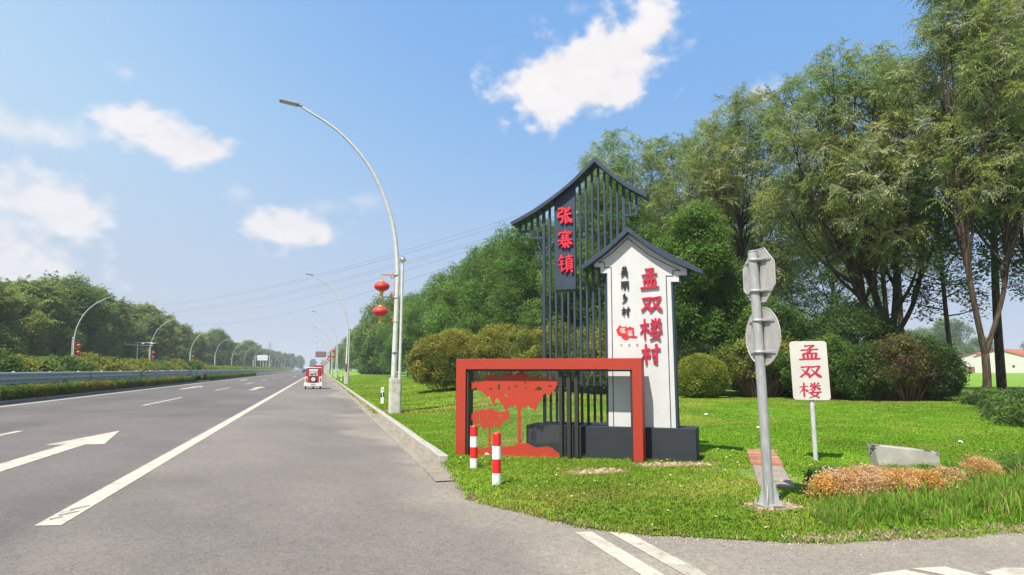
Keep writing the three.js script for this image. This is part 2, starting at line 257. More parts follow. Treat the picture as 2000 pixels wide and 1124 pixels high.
// ------------------------------------------------------------------ kerbs, gutter, painted lines
function pieces(name, list, mat) { const g = new THREE.Group(); g.name = name; g.userData.kind = 'structure'; scene.add(g); return g; }
{
  const kerb = pieces('kerb'), L = 1.92, stone = new RoundedBoxGeometry(0.15, 0.30, L - 0.012, 2, 0.018), r = rng(4);
  const put = (parent, name, geo, mat, x, y, z, ry = 0) => { const m = new THREE.Mesh(geo, mat); m.name = name; m.position.set(x, y, z); m.rotation.y = ry; m.castShadow = m.receiveShadow = true; parent.add(m); return m; };
  for (let k = 0; k < 44; k++) put(kerb, 'kerb_stone', stone, M.concrete, 1.93 + (r() - 0.5) * 0.012, 0.045 + (r() - 0.5) * 0.008, -11.42 - L * (k + 0.5), (r() - 0.5) * 0.004);
  const rest = put(kerb, 'kerb_run', box(0.15, 0.30, 1200), M.concrete, 1.93, 0.045, -11.42 - L * 44 - 600); rest.userData.kind = 'stuff';
  const gut = pieces('gutter'), slab = new RoundedBoxGeometry(0.255, 0.06, 2.96, 1, 0.006), slab2 = new RoundedBoxGeometry(0.20, 0.06, 2.96, 1, 0.006);
  for (let k = 0; k < 22; k++) put(gut, 'gutter_slab', k < 6 ? slab : slab2, M.gutter, k < 6 ? 1.7265 : 1.754, -0.017 + (r() - 0.5) * 0.003, -11.42 - 3 * (k + 0.5), 0);
  const run = put(gut, 'gutter_run', box(0.20, 0.06, 1200), M.gutter, 1.754, -0.017, -11.42 - 66 - 600); run.userData.kind = 'stuff';
  const ap = mesh('gutter_apron', sheet([[1.61, -11.40], [1.58, -10.0], [1.875, -10.02], [1.955, -11.41]], 0.017), M.gutter); ap.userData.kind = 'structure';
  const lk = pieces('median_kerb'), ls = new RoundedBoxGeometry(0.18, 0.24, 2.98, 2, 0.02);
  for (let k = 0; k < 60; k++) put(lk, 'kerb_stone', ls, M.kerbGrey, -13.28, 0.036 + (r() - 0.5) * 0.008, -20 - 3 * (k + 0.5));
  const lrun = put(lk, 'kerb_run', box(0.18, 0.24, 1000), M.kerbGrey, -13.28, 0.036, -200 - 500); lrun.userData.kind = 'stuff';
}
const paint = (name, pts) => structure(name, sheet(pts, 0.005), M.paint);
paint('edge_line', [[-2.69, -8.3], [-2.44, -8.26], [-2.44, -1200], [-2.67, -1200]]);
for (const o of [[[-2.62, -8.75], [-2.5, -8.95], [-2.49, -9.02], [-2.64, -8.84]], [[-2.6, -9.05], [-2.48, -9.3], [-2.48, -9.36], [-2.63, -9.15]], [[-2.64, -8.55], [-2.56, -8.68], [-2.57, -8.73], [-2.66, -8.62]]]) structure('tyre_scuff', sheet(o, 0.009), std(C(0.36, 0.33, 0.29), 0.9, 0, { map: asphaltTex }));
paint('median_edge_line', [[-12.72, 20], [-12.48, 20], [-12.48, -1200], [-12.72, -1200]]);
for (let k = 0; k < 26; k++) { const z = -12 - 21.9 * k; paint(numbered('lane_dash'), [[-7.29, z + 0.2], [-7.12, z + 0.2], [-7.12, z - 8.8], [-7.29, z - 8.8]]); }
for (const [x, z] of [[-4.82, -20.26], [-4.82, -66.4], [-10.2, -70.2], [-4.82, -158], [-10.2, -112]]) paint(numbered('lane_arrow'), [[x, z], [x - 0.56, z + 3.4], [x - 0.2, z + 3.4], [x - 0.2, z + 10.2], [x + 0.2, z + 10.2], [x + 0.2, z + 3.5], [x + 0.56, z + 3.5]]);
paint('stop_line', [[2.39, -6.65], [2.56, -6.63], [2.56, 1.5], [2.39, 1.5]]);
paint('stop_line', [[2.71, -6.58], [2.88, -6.54], [2.88, 1.5], [2.71, 1.5]]);
paint('road_character_stroke', [[4.06, -4.74], [4.42, -4.78], [4.56, -4.45], [4.1, -4.35]]);
paint('road_character_stroke', [[4.50, -4.80], [4.80, -4.77], [4.86, -4.50], [4.66, -4.47]]);
paint('road_character_stroke', [[4.95, -4.56], [5.22, -4.63], [5.6, -4.5], [5.5, -4.2], [4.95, -4.25]]);

// ------------------------------------------------------------------ brush lettering: strokes on a 100 x 100 square, y down; 0 plain, 1 tapering, 2 swelling, 3 dot
const GLYPH = {
  zhang: [[0, 8, 14, 38, 11, 35, 32], [0, 12, 35, 36, 31], [0, 12, 35, 9, 57, 38, 52, 37, 76, 24, 88], [1, 84, 8, 74, 22, 58, 32], [0, 44, 46, 94, 40], [0, 56, 10, 56, 88, 72, 76], [2, 62, 46, 76, 68, 99, 88]],
  zhai: [[3, 49, 1, 55, 11], [3, 14, 15, 9, 29], [0, 15, 17, 88, 14, 80, 27], [0, 26, 33, 76, 31], [0, 24, 45, 78, 43], [0, 38, 25, 38, 56], [0, 62, 24, 62, 56], [0, 5, 58, 96, 54], [1, 38, 58, 26, 70, 5, 82], [2, 60, 57, 76, 67, 98, 78], [0, 30, 75, 74, 72], [0, 51, 62, 51, 98], [1, 48, 77, 40, 86, 27, 95], [3, 56, 77, 78, 93]],
  zhen: [[1, 25, 3, 18, 20, 4, 36], [0, 20, 20, 42, 16], [0, 14, 36, 40, 33], [0, 7, 54, 42, 50], [0, 26, 36, 26, 87, 43, 73], [0, 52, 16, 95, 12], [0, 73, 2, 72, 27], [0, 57, 28, 57, 73], [0, 57, 28, 91, 26, 91, 73], [0, 59, 41, 89, 39], [0, 59, 52, 89, 51], [0, 59, 63, 89, 62], [0, 46, 76, 99, 72], [1, 65, 79, 60, 88, 48, 98], [3, 81, 79, 95, 95]],
  mei: [[3, 35, 3, 42, 16], [1, 66, 1, 62, 9, 56, 17], [0, 20, 22, 80, 18], [0, 24, 36, 76, 32], [0, 12, 50, 88, 45], [0, 50, 19, 50, 52], [0, 6, 67, 94, 61], [1, 50, 50, 44, 72, 10, 98], [2, 53, 66, 70, 82, 94, 97]],
  li: [[0, 3, 12, 97, 7], [0, 14, 28, 12, 90], [0, 14, 28, 44, 25, 44, 90, 36, 83], [3, 25, 42, 33, 62], [0, 58, 28, 56, 90], [0, 58, 28, 91, 25, 91, 92, 80, 85], [3, 70, 42, 78, 62]],
  xiang: [[0, 52, 3, 26, 30, 60, 25], [0, 64, 24, 28, 57, 74, 49], [1, 84, 38, 62, 74, 10, 99]],
  cun: [[0, 3, 35, 47, 28], [0, 26, 4, 26, 97], [1, 26, 36, 18, 54, 2, 72], [3, 29, 45, 45, 62], [0, 50, 34, 99, 27], [0, 78, 4, 78, 90, 63, 80], [3, 57, 47, 67, 65]],
  meng: [[0, 27, 9, 72, 5, 50, 23], [0, 50, 21, 55, 36, 50, 50, 39, 44], [0, 10, 35, 91, 29], [0, 21, 57, 26, 88], [0, 21, 57, 81, 54, 75, 88], [0, 41, 58, 43, 88], [0, 61, 57, 59, 88], [0, 2, 93, 99, 88]],
  shuang: [[0, 6, 22, 45, 16, 30, 58, 3, 90], [2, 11, 34, 28, 56, 46, 80], [0, 50, 21, 90, 13, 74, 54, 40, 93], [2, 53, 31, 72, 62, 99, 93]],
  lou: [[0, 1, 33, 41, 27], [0, 22, 3, 22, 98], [1, 22, 35, 14, 54, 1, 70], [3, 25, 44, 40, 60], [3, 53, 5, 60, 19], [1, 88, 3, 84, 11, 77, 19], [0, 46, 27, 97, 22], [0, 70, 1, 70, 52], [1, 68, 28, 60, 40, 46, 50], [3, 73, 28, 95, 47], [0, 64, 50, 54, 75, 90, 98], [1, 85, 62, 74, 84, 43, 99], [0, 41, 67, 99, 61]],
};
function glyph(key, w, h, depth, bold = 10) {
  const list = [];
  GLYPH[key].forEach(([kind, ...p], n) => {
    const pts = []; for (let i = 0; i < p.length; i += 2) pts.push(V(p[i], p[i + 1], 0));
    const N = pts.length, curved = kind === 1 || kind === 2, curve = N === 2 ? new THREE.LineCurve3(pts[0], pts[1]) : new THREE.CatmullRomCurve3(pts, false, 'catmullrom', curved ? 0.5 : 0.06);
    const m = N === 2 ? 8 : (N - 1) * 7, L = [], R = [], thin = GLYPH[key].length > 12 ? 0.72 : GLYPH[key].length > 9 ? 0.82 : 1;
    for (let i = 0; i <= m; i++) {
      const t = i / m, c = curve.getPoint(t), d = curve.getTangent(t), steep = Math.abs(d.y);
      let k = kind === 0 ? 0.78 + 0.2 * steep + 0.34 * Math.exp(-(((t - 0.03) / 0.09) ** 2)) + 0.4 * Math.exp(-(((t - 0.94) / 0.08) ** 2)) * (1 - 0.6 * steep)
        : kind === 1 ? 1.25 * (1 - t) + 0.22 : kind === 2 ? 0.45 + 1.15 * smooth(0.1, 0.8, t) - 1.1 * smooth(0.84, 1, t) : 0.4 + 1.3 * smooth(0, 0.75, t) - 0.4 * smooth(0.85, 1, t);
      if (t === 0 || t === 1) k *= 0.5;
      k *= bold * thin / 2; L.push([c.x - d.y * k, c.y + d.x * k]); R.push([c.x + d.y * k, c.y - d.x * k]);
    }
    const out = [...L, ...R.reverse()].map(([x, y]) => [(x / 100 - 0.5) * w, (0.5 - y / 100) * h]);
    let area = 0; out.forEach(([x, y], i) => { const [a, b] = out[(i + 1) % out.length]; area += x * b - a * y; });
    list.push(extrude(area < 0 ? out.reverse() : out, depth + n * 0.0005, 0));
  });
  return merge(list);
}
const letter = (parent, name, key, x, y, z, w, h, depth, mat, bold, label) => { const m = mesh(name, glyph(key, w, h, depth, bold), mat, parent); m.position.set(x, y, z); if (label) m.userData.label = label; return m; };

// ------------------------------------------------------------------ the village sign monument
const E_TURN = -33.78 * RAD;
const mon = thing('village_monument', 'dark slatted gable tower and white gabled slab with red lettering on a grey plinth', 'monument', [5.68, 0.075, -10.22], E_TURN);
{
  const dy = 0.025;                                              // outlines below are measured from y = 0.1
  const plinth = mesh('plinth', box(2.77, 0.60, 0.62, -1.375, 0.515 + dy - 0.3, -0.31, 0.006), M.plinth, mon);
  plinth.geometry.attributes.uv && 0;
  // white slab: dark body, white face, dark inlay line
  const face = [[-1.378, 0.517], [-1.364, 3.037], [-1.477, 3.042], [-1.477, 3.149], [-1.583, 3.154], [-1.583, 3.25], [-1.302, 3.45], [-1.007, 3.700], [-0.672, 3.424], [-0.353, 3.207], [-0.066, 3.057], [-0.068, 2.949], [-0.191, 2.954], [-0.193, 2.846], [-0.322, 2.851], [-0.300, 0.517]];
  const grow = face.map(([x, y], i) => [x + (x < -0.85 ? -0.028 : 0.03), y - (y > 0.6 && y < 3.2 ? 0.03 : 0)]); grow[6] = [-1.302, 3.47]; grow[7] = [-1.007, 3.715]; grow[8] = [-0.672, 3.44];
  mesh('slab_body', extrude(grow, 0.26, -0.375, undefined, 0.004).translate(0, dy, 0), M.dark, mon);
  mesh('white_face', extrude(face, 0.022, -0.116, undefined, 0.003).translate(0, dy, 0), M.white, mon);
  const ring = [[-1.296, 0.517], [-1.296, 3.13], [-1.408, 3.135], [-1.408, 3.222], [-1.503, 3.226], [-1.258, 3.392], [-1.014, 3.609], [-0.674, 3.317], [-0.387, 3.143], [-0.167, 3.029], [-0.287, 3.033], [-0.288, 2.947], [-0.397, 2.952], [-0.378, 0.517]];
  const segs = []; for (let i = 0; i < ring.length - 1; i++) { const [a, b] = ring[i], [c, d] = ring[i + 1], l = Math.hypot(c - a, d - b); segs.push(box(l + 0.01, 0.013, 0.006).rotateZ(Math.atan2(d - b, c - a)).translate((a + c) / 2, (b + d) / 2 + dy, -0.0905 + i * 0.0002)); }
  mesh('inlay_line', segs, M.line, mon);
  const curveUp = (pts) => new THREE.CatmullRomCurve3(pts.map(([x, y]) => V(x, y, 0)), false, 'catmullrom', 0.5).getPoints(20).map((p) => [p.x, p.y]);
  const roof = (upL, upR, loL, loR, z0, z1) => { const o = [...curveUp(upL), ...curveUp(upR).slice(1), ...curveUp(loR), ...curveUp(loL).slice(1)]; let a = 0; o.forEach(([x, y], i) => { const [c, d] = o[(i + 1) % o.length]; a += x * d - c * y; }); return extrude(a < 0 ? o.reverse() : o, z1 - z0, z0, undefined, 0.006).translate(0, dy, 0); };
  mesh('slab_roof', roof([[-1.79, 3.155], [-1.541, 3.326], [-1.269, 3.528], [-0.995, 3.786]], [[-0.995, 3.786], [-0.679, 3.523], [-0.364, 3.320], [-0.054, 3.150], [0.188, 2.998]], [[-0.985, 3.685], [-1.259, 3.446], [-1.545, 3.231], [-1.755, 3.10]], [[0.193, 2.935], [-0.047, 3.045], [-0.346, 3.198], [-0.66, 3.415], [-0.985, 3.685]], -0.42, 0.05), M.dark, mon);
  // slatted tower
  const top = (x) => { const P = [[-3.085, 3.955], [-2.821, 4.05], [-2.518, 4.20], [-2.219, 4.38], [-1.923, 4.60], [-1.57, 4.93], [-1.416, 4.78], [-1.207, 4.60], [-1.0, 4.44], [-0.7, 4.27]]; let i = 0; while (i < P.length - 2 && x > P[i + 1][0]) i++; return lerp(P[i][1], P[i + 1][1], (x - P[i][0]) / (P[i + 1][0] - P[i][0])); };
  mesh('tower_roof', roof([[-3.075, 4.013], [-2.77, 4.150], [-2.471, 4.318], [-2.175, 4.507], [-1.883, 4.735], [-1.549, 5.049]], [[-1.549, 5.049], [-1.382, 4.880], [-1.175, 4.688], [-0.971, 4.528], [-0.668, 4.345]], [[-1.551, 4.955], [-1.883, 4.656], [-2.176, 4.435], [-2.471, 4.238], [-2.77, 4.075], [-3.035, 3.958]], [[-0.68, 4.262], [-0.972, 4.440], [-1.177, 4.598], [-1.383, 4.788], [-1.551, 4.955]], -0.36, -0.06), M.dark, mon);
  const zB = -0.22, W = 0.036;
  for (let k = -4; k <= 15; k++) {
    const x = -2.5 + 0.1085 * k, y1 = top(x) + 0.02, y0 = k < -2 ? 3.86 : k < 0 ? 3.73 : k > 13 ? 4.03 : 0.545, main = k === 0 || k === 13;
    if (k >= 3 && k <= 4) { mesh('slat', box(W, 2.80 - y0, 0.05, x, (2.80 + y0) / 2 + dy, zB), M.dark, mon); continue; }
    mesh('slat', box(main ? 0.05 : W, y1 - y0, 0.05, x, (y1 + y0) / 2 + dy, zB), M.dark, mon);
  }
  mesh('tower_rail', box(1.36, 0.035, 0.052, -1.805, 0.545 + dy, zB), M.dark, mon);
  for (const [a, b, y] of [[-2.955, -2.715, 3.86], [-2.735, -2.50, 3.73], [-1.085, -0.855, 4.03]]) mesh('step_rail', box(b - a, 0.036, 0.054, (a + b) / 2, y + dy, zB), M.dark, mon);
  mesh('name_board', extrude([[-2.285, 2.80], [-1.925, 2.80], [-1.925, 4.62], [-2.1, 4.50], [-2.285, 4.36]], 0.07, zB - 0.02).translate(0, dy, 0), M.dark, mon);
  for (const [k, x, y] of [['zhang', -2.103, 4.082], ['zhai', -2.1, 3.668], ['zhen', -2.095, 3.24]]) letter(mon, 'red_character', k, x, y + dy, zB + 0.05, 0.28, 0.335, 0.035, M.letterRed, 13);
  const zf = -0.0908;
  for (const [k, x, y, w, h] of [['meng', -0.666, 2.917, 0.31, 0.36], ['shuang', -0.638, 2.504, 0.35, 0.29], ['lou', -0.655, 2.095, 0.37, 0.36], ['cun', -0.668, 1.69, 0.32, 0.36]]) letter(mon, 'red_character', k, x, y + dy, zf, w, h, 0.032, M.crimson, 11);
  for (const [k, x, y, w, h] of [['mei', -1.075, 3.053, 0.135, 0.185], ['li', -1.071, 2.822, 0.142, 0.15], ['xiang', -1.075, 2.61, 0.115, 0.165], ['cun', -1.061, 2.389, 0.145, 0.17]]) letter(mon, 'black_character', k, x, y + dy, zf, w, h, 0.024, M.letterBlack, 11);
  // emblem: red ink patch with two white characters, small lines of print under it
  const P = [[62, 530], [105, 515], [108, 475], [140, 445], [195, 470], [215, 490], [290, 472], [325, 500], [345, 520], [365, 478], [425, 492], [485, 515], [478, 560], [495, 585], [478, 610], [495, 640], [490, 690], [470, 705], [545, 712], [568, 732], [540, 758], [450, 756], [380, 742], [350, 755], [350, 785], [290, 802], [245, 790], [190, 748], [195, 725], [150, 695], [105, 680], [80, 630], [62, 590]].map(([a, b]) => [(a - 315) / 12.5 / 118, -(b - 622) / 12.5 / 118]).reverse();
  const emblem = mesh('emblem', extrude(P, 0.008), std(C(0.62, 0.015, 0.02), 0.5), mon); emblem.position.set(-1.052, 2.043 + dy, zf); emblem.userData.label = 'red ink patch emblem with two white characters';
  for (const [k, x, y] of [['zhang', -0.066, 0.03], ['zhai', 0.05, -0.015]]) { const m = mesh('white_character', glyph(k, 0.1, 0.108, 0.003, 13), M.white, emblem); m.position.set(x, y, 0.0085); }
  const small = std(C(0.35, 0.30, 0.30), 0.6), pale = std(C(0.62, 0.42, 0.40), 0.6);
  for (const [k, x] of [['zhang', -1.147], ['zhai', -1.016], ['zhen', -0.891]]) letter(mon, 'small_character', k, x, 1.838 + dy, zf, 0.036, 0.044, 0.002, small, 9);
  const ticks = []; for (let i = 0; i < 11; i++) ticks.push(box(0.006, 0.012, 0.002, -1.16 + i * 0.028, 1.9 + dy + (i % 3) * 0.001, zf + 0.001)); mesh('small_print', ticks, pale, mon).userData.kind = 'stuff';
}

// ------------------------------------------------------------------ red display frame with cut-out trees
const fr = thing('display_frame', 'low red rectangular frame with cut out tree panel standing before the monument', 'frame', [2.235, 0.047, -12.104], E_TURN); fr.scale.setScalar(1.0125);
{
  const dy = 0.035, d = 0.26, zc = -d / 2;
  mesh('frame_post', box(0.172, 1.478, d, 0.098, 0.739, zc, 0.004), M.redFrame, fr);
  mesh('frame_post', box(0.148, 1.478, d, 3.040, 0.739, zc, 0.004), M.redFrame, fr);
  mesh('frame_beam', box(3.102, 0.172, d, 1.563, 1.564, zc, 0.004), M.redFrame, fr);
  const y0 = 0.03, y1 = 1.476, xm = (0.187 + 2.962) / 2, w = 2.962 - 0.187;
  for (const x of [0.205, 2.945]) mesh('inner_lining', box(0.034, y1 - y0, d - 0.05, x, (y0 + y1) / 2, zc - 0.01), M.darkFrame, fr);
  mesh('inner_lining', box(w - 0.072, 0.03, d - 0.05, xm, y1 - 0.016, zc - 0.01), M.darkFrame, fr);
  for (const [x, ww] of [[1.795, 0.05], [1.925, 0.06], [2.05, 0.055]]) mesh('mullion', box(ww, y1 - 0.035 - y0, 0.1, x, (y0 + y1 - 0.035) / 2, -0.135), M.darkFrame, fr);
  mesh('bottom_channel', box(1.54, 0.025, 0.05, 0.995, 0.045, -0.13), M.silver, fr);
  mesh('bottom_channel', box(0.84, 0.025, 0.05, 2.50, 0.045, -0.13), M.silver, fr);
  mesh('glass_pane', box(1.545, 1.385, 0.008, 0.995, 0.7505, -0.137), M.pane, fr);
  const canopy = [[0.224,1.205],[0.243,1.238],[0.276,1.211],[0.314,1.254],[0.346,1.211],[0.397,1.247],[0.44,1.231],[0.457,1.287],[0.508,1.35],[0.551,1.319],[0.576,1.366],[0.619,1.335],[0.67,1.351],[0.738,1.288],[0.797,1.32],[0.847,1.375],[0.889,1.359],[0.931,1.391],[0.973,1.344],[1.023,1.36],[1.09,1.399],[1.131,1.422],[1.172,1.391],[1.222,1.337],[1.271,1.313],[1.32,1.329],[1.386,1.314],[1.451,1.291],[1.516,1.314],[1.564,1.322],[1.613,1.284],[1.677,1.3],[1.733,1.269],[1.74,1.208],[1.716,1.162],[1.692,1.108],[1.643,1.084],[1.619,1.031],[1.571,1.03],[1.522,1.052],[1.482,0.998],[1.433,0.913],[1.392,0.851],[1.354,0.758],[1.319,0.804],[1.27,0.818],[1.237,0.864],[1.196,0.825],[1.138,0.816],[1.114,0.777],[1.113,0.261],[1.129,0.224],[1.055,0.221],[1.059,0.26],[1.056,0.799],[1.023,0.86],[0.973,0.828],[0.923,0.843],[0.873,0.772],[0.831,0.779],[0.809,0.841],[0.772,0.88],[0.739,0.934],[0.705,0.965],[0.671,0.949],[0.646,0.87],[0.621,0.87],[0.595,0.924],[0.569,0.995],[0.518,0.986],[0.467,1.041],[0.424,1.08],[0.363,1.095],[0.32,1.135],[0.277,1.118],[0.24,1.102],[0.226,1.15]];
  const holes = [[[0.688,1.154],[0.747,1.201],[0.764,1.154],[0.738,1.107],[0.797,1.06],[0.738,1.095]],[[0.898,1.093],[0.91,1.155],[0.936,1.187],[0.926,1.14],[0.915,1.085]],[[0.99,1.179],[1.04,1.18],[1.064,1.157],[1.04,1.138]],[[1.172,1.142],[1.221,1.158],[1.213,1.127],[1.197,1.114]],[[1.352,1.112],[1.401,1.162],[1.499,1.132],[1.434,1.101]],[[1.576,1.184],[1.62,1.184],[1.652,1.154],[1.612,1.158]],[[0.552,1.129],[0.62,1.129],[0.594,1.098]],[[0.814,1.045],[0.856,1.022],[0.898,0.986],[0.839,0.998]],[[1.048,1.04],[1.076,1.048],[1.064,1.001]],[[1.139,1.243],[1.189,1.235],[1.221,1.204],[1.197,1.212]]];
  const small = [[0.224,0.673],[0.243,0.697],[0.28,0.714],[0.317,0.762],[0.365,0.747],[0.417,0.78],[0.485,0.765],[0.553,0.79],[0.604,0.819],[0.638,0.76],[0.689,0.753],[0.756,0.739],[0.823,0.748],[0.873,0.768],[0.926,0.727],[0.915,0.664],[0.873,0.609],[0.815,0.592],[0.781,0.545],[0.748,0.513],[0.723,0.45],[0.689,0.504],[0.647,0.518],[0.613,0.478],[0.58,0.47],[0.581,0.143],[0.549,0.142],[0.548,0.469],[0.503,0.499],[0.461,0.443],[0.427,0.481],[0.392,0.535],[0.332,0.534],[0.307,0.51],[0.272,0.58],[0.228,0.61]];
  const sholes = [[[0.36,0.60],[0.375,0.68],[0.388,0.67],[0.385,0.61],[0.43,0.565],[0.41,0.565]],[[0.54,0.56],[0.55,0.63],[0.562,0.6],[0.558,0.55]],[[0.64,0.55],[0.68,0.585],[0.72,0.57],[0.69,0.565]],[[0.72,0.66],[0.75,0.69],[0.79,0.685],[0.76,0.65]],[[0.5,0.66],[0.53,0.7],[0.545,0.69],[0.52,0.655]]];
  const hills = [[0.224,0.012],[0.224,0.155],[0.3,0.145],[0.386,0.136],[0.471,0.139],[0.555,0.158],[0.64,0.176],[0.757,0.196],[0.84,0.183],[0.956,0.195],[1.088,0.238],[1.219,0.249],[1.3,0.214],[1.381,0.182],[1.478,0.197],[1.574,0.208],[1.653,0.181],[1.717,0.123],[1.765,0.116],[1.765,0.03]];
  const cut = (pts) => { let a = 0; pts.forEach(([x, y], i) => { const [c, e] = pts[(i + 1) % pts.length]; a += x * e - c * y; }); return a < 0 ? [...pts].reverse() : pts; };
  const hole = (hs) => hs.map((h) => [...cut(h)].reverse());
  mesh('tall_tree_cutout', extrude(cut(canopy), 0.006, -0.130, hole(holes)).translate(0, dy, 0), M.redCut, fr);
  mesh('small_tree_cutout', extrude(cut(small), 0.006, -0.1305, hole(sholes)).translate(0, dy, 0), M.redCut, fr);
  mesh('hill_cutout', extrude(cut(hills), 0.0065, -0.1295).translate(0, dy, 0), M.redCut, fr);
}

// ------------------------------------------------------------------ bollards, marker posts, signs
function bollard(label, x, z, h, group) {
  const g = thing('bollard', label, 'bollard', [x, groundY(x, z) - 0.02, z], 0, group), r = 0.055;
  const bands = [[0, 0.27, M.bollWhite], [0.27, 0.53, M.bollRed], [0.53, 0.775, M.bollWhite], [0.775, 1, M.bollRed]];
  for (const [a, b, m] of bands) mesh('band', cyl(r, r, (b - a) * h, 0, a * h, 0, 28), m, g);
  mesh('cap', cyl(r + 0.002, r - 0.006, 0.012, 0, h, 0, 28), M.bollRed, g);
}
bollard('red and white striped bollard standing close before the red frame post', 2.22, -10.49, 0.625);
bollard('red and white striped bollard on the rough grass edge beside the asphalt', 2.17, -8.88, 0.66);
function marker(x, z, label, group) {
  const g = thing('marker_post', label, 'marker post', [x, groundY(x, z) - 0.02, z], 0, group);
  const o = [[-0.06, 0], [0.06, 0], [0.06, 0.74], [-0.06, 0.70]];
  mesh('post', extrude(o, 0.05, -0.025, undefined, 0.006), M.bollWhite, g);
  mesh('black_band', extrude([[-0.067, 0.33], [0.067, 0.36], [0.067, 0.54], [-0.067, 0.50]], 0.072, -0.036), M.black, g);
  mesh('reflector', box(0.035, 0.14, 0.008, 0, 0.435, 0.039, 0.003), M.bollWhite, g);
  mesh('number_plate', box(0.07, 0.06, 0.004, 0.005, 0.635, 0.0325), std(C(0.35, 0.37, 0.4), 0.5), g);
}
marker(2.47, -29.5, 'white marker post with black band near the street lamp with lanterns');
marker(2.5, -88, 'white marker post with black band between the distant street lamps');

{ // metal post with two sign plates seen from behind
  const x = 4.62, z = -6.79, g = thing('sign_post', 'galvanised steel post carrying an octagonal and a round sign plate seen from behind', 'sign post', [x, groundY(x, z) - 0.005, z]);
  const lean = -0.03, at = (y) => lean * y, r = 0.051;
  mesh('post', tube([[0, 0, 0], [at(2.72), 2.72, -0.01]], [r, r], 24), M.galv, g);
  mesh('post_cap', tube([[at(2.72), 2.72, -0.01], [at(2.735), 2.735, -0.01]], [r + 0.003, r - 0.01], 24), M.galv, g);
  mesh('base_plate', box(0.24, 0.018, 0.24, 0, 0.03, 0, 0.004), M.galv, g);
  const fin = extrude([[r - 0.005, 0.035], [0.115, 0.035], [r + 0.012, 0.235], [r - 0.005, 0.235]], 0.012, -0.006);
  for (let k = 0; k < 4; k++) mesh('gusset', fin.clone().rotateY(Math.PI / 4 + k * Math.PI / 2), M.galv, g);
  for (const [a, b] of [[-1, -1], [-1, 1], [1, -1], [1, 1]]) { const bolt = mesh('anchor_bolt', merge([cyl(0.009, 0.009, 0.06, a * 0.1, 0.03, b * 0.1, 10), cyl(0.018, 0.018, 0.016, a * 0.1, 0.04, b * 0.1, 6)]), M.galv, g); }
  const plate = (name, pts, y) => {
    const p = mesh(name, extrude(pts, 0.006, 0, undefined, 0.0015).rotateY(Math.PI / 2), M.plateBack, g); p.position.set(at(y) + r + 0.012, y, -0.02);
    const rim = pts.map((q, i) => tube([[0, q[1], -q[0]], [0, pts[(i + 1) % pts.length][1], -pts[(i + 1) % pts.length][0]]], [0.006, 0.006], 6)); mesh('rim', rim, M.plateBack, p);
    for (const dy of [-0.17, 0.17]) { const b = mesh('bracket', merge([box(0.012, 0.035, 0.46, -0.007, dy, 0, 0.004), box(0.03, 0.02, 0.34, -0.016, dy, 0, 0.003)]), M.galv, p); mesh('clamp', tube([[-0.012 - r, dy - 0.018, 0.02], [-0.012 - r, dy + 0.018, 0.02]], [r + 0.006, r + 0.006], 24), M.galv, g).position.copy(p.position); }
  };
  const oct = []; for (let k = 0; k < 8; k++) oct.push([0.315 * Math.cos((k + 0.5) * Math.PI / 4), 0.315 * Math.sin((k + 0.5) * Math.PI / 4)]);
  const disc = []; for (let k = 0; k < 40; k++) disc.push([0.315 * Math.cos(k * Math.PI / 20), 0.315 * Math.sin(k * Math.PI / 20)]);
  plate('octagonal_plate', oct, 2.46); plate('round_plate', disc, 1.80);
}
{ // village name plate on a white post
  const x = 7.57, z = -9.91, g = thing('village_name_sign', 'cream plate with three red characters on a slim white post', 'sign', [x, groundY(x, z) - 0.03, z], -36 * RAD), lean = -0.03;
  mesh('post', tube([[0.03, 0, 0], [0, 1.75, 0]], [0.036, 0.036], 20), M.postWhite, g);
  const w = 0.275, y0 = 0.985, y1 = 1.915, rr = 0.05, o = []; for (const [cx, cy, a0] of [[w - rr, y1 - rr, 0], [-w + rr, y1 - rr, 90], [-w + rr, y0 + rr, 180], [w - rr, y0 + rr, 270]]) for (let k = 0; k <= 6; k++) o.push([cx + rr * Math.cos((a0 + k * 15) * RAD) + lean * (cy - 1.45), cy + rr * Math.sin((a0 + k * 15) * RAD)]);
  mesh('plate', extrude(o, 0.012, 0.04, undefined, 0.003), M.signFace, g);
  for (const y of [1.2, 1.7]) mesh('clamp', box(0.12, 0.03, 0.03, -0.01, y, 0.028), M.postWhite, g);
  for (const [k, px, y, h] of [['meng', 0.006, 1.735, 0.25], ['shuang', 0.012, 1.435, 0.23], ['lou', -0.004, 1.145, 0.25]]) letter(g, 'red_character', k, px, y, 0.0553, 0.33, h, 0.0012, M.signRed, 11.5);
}

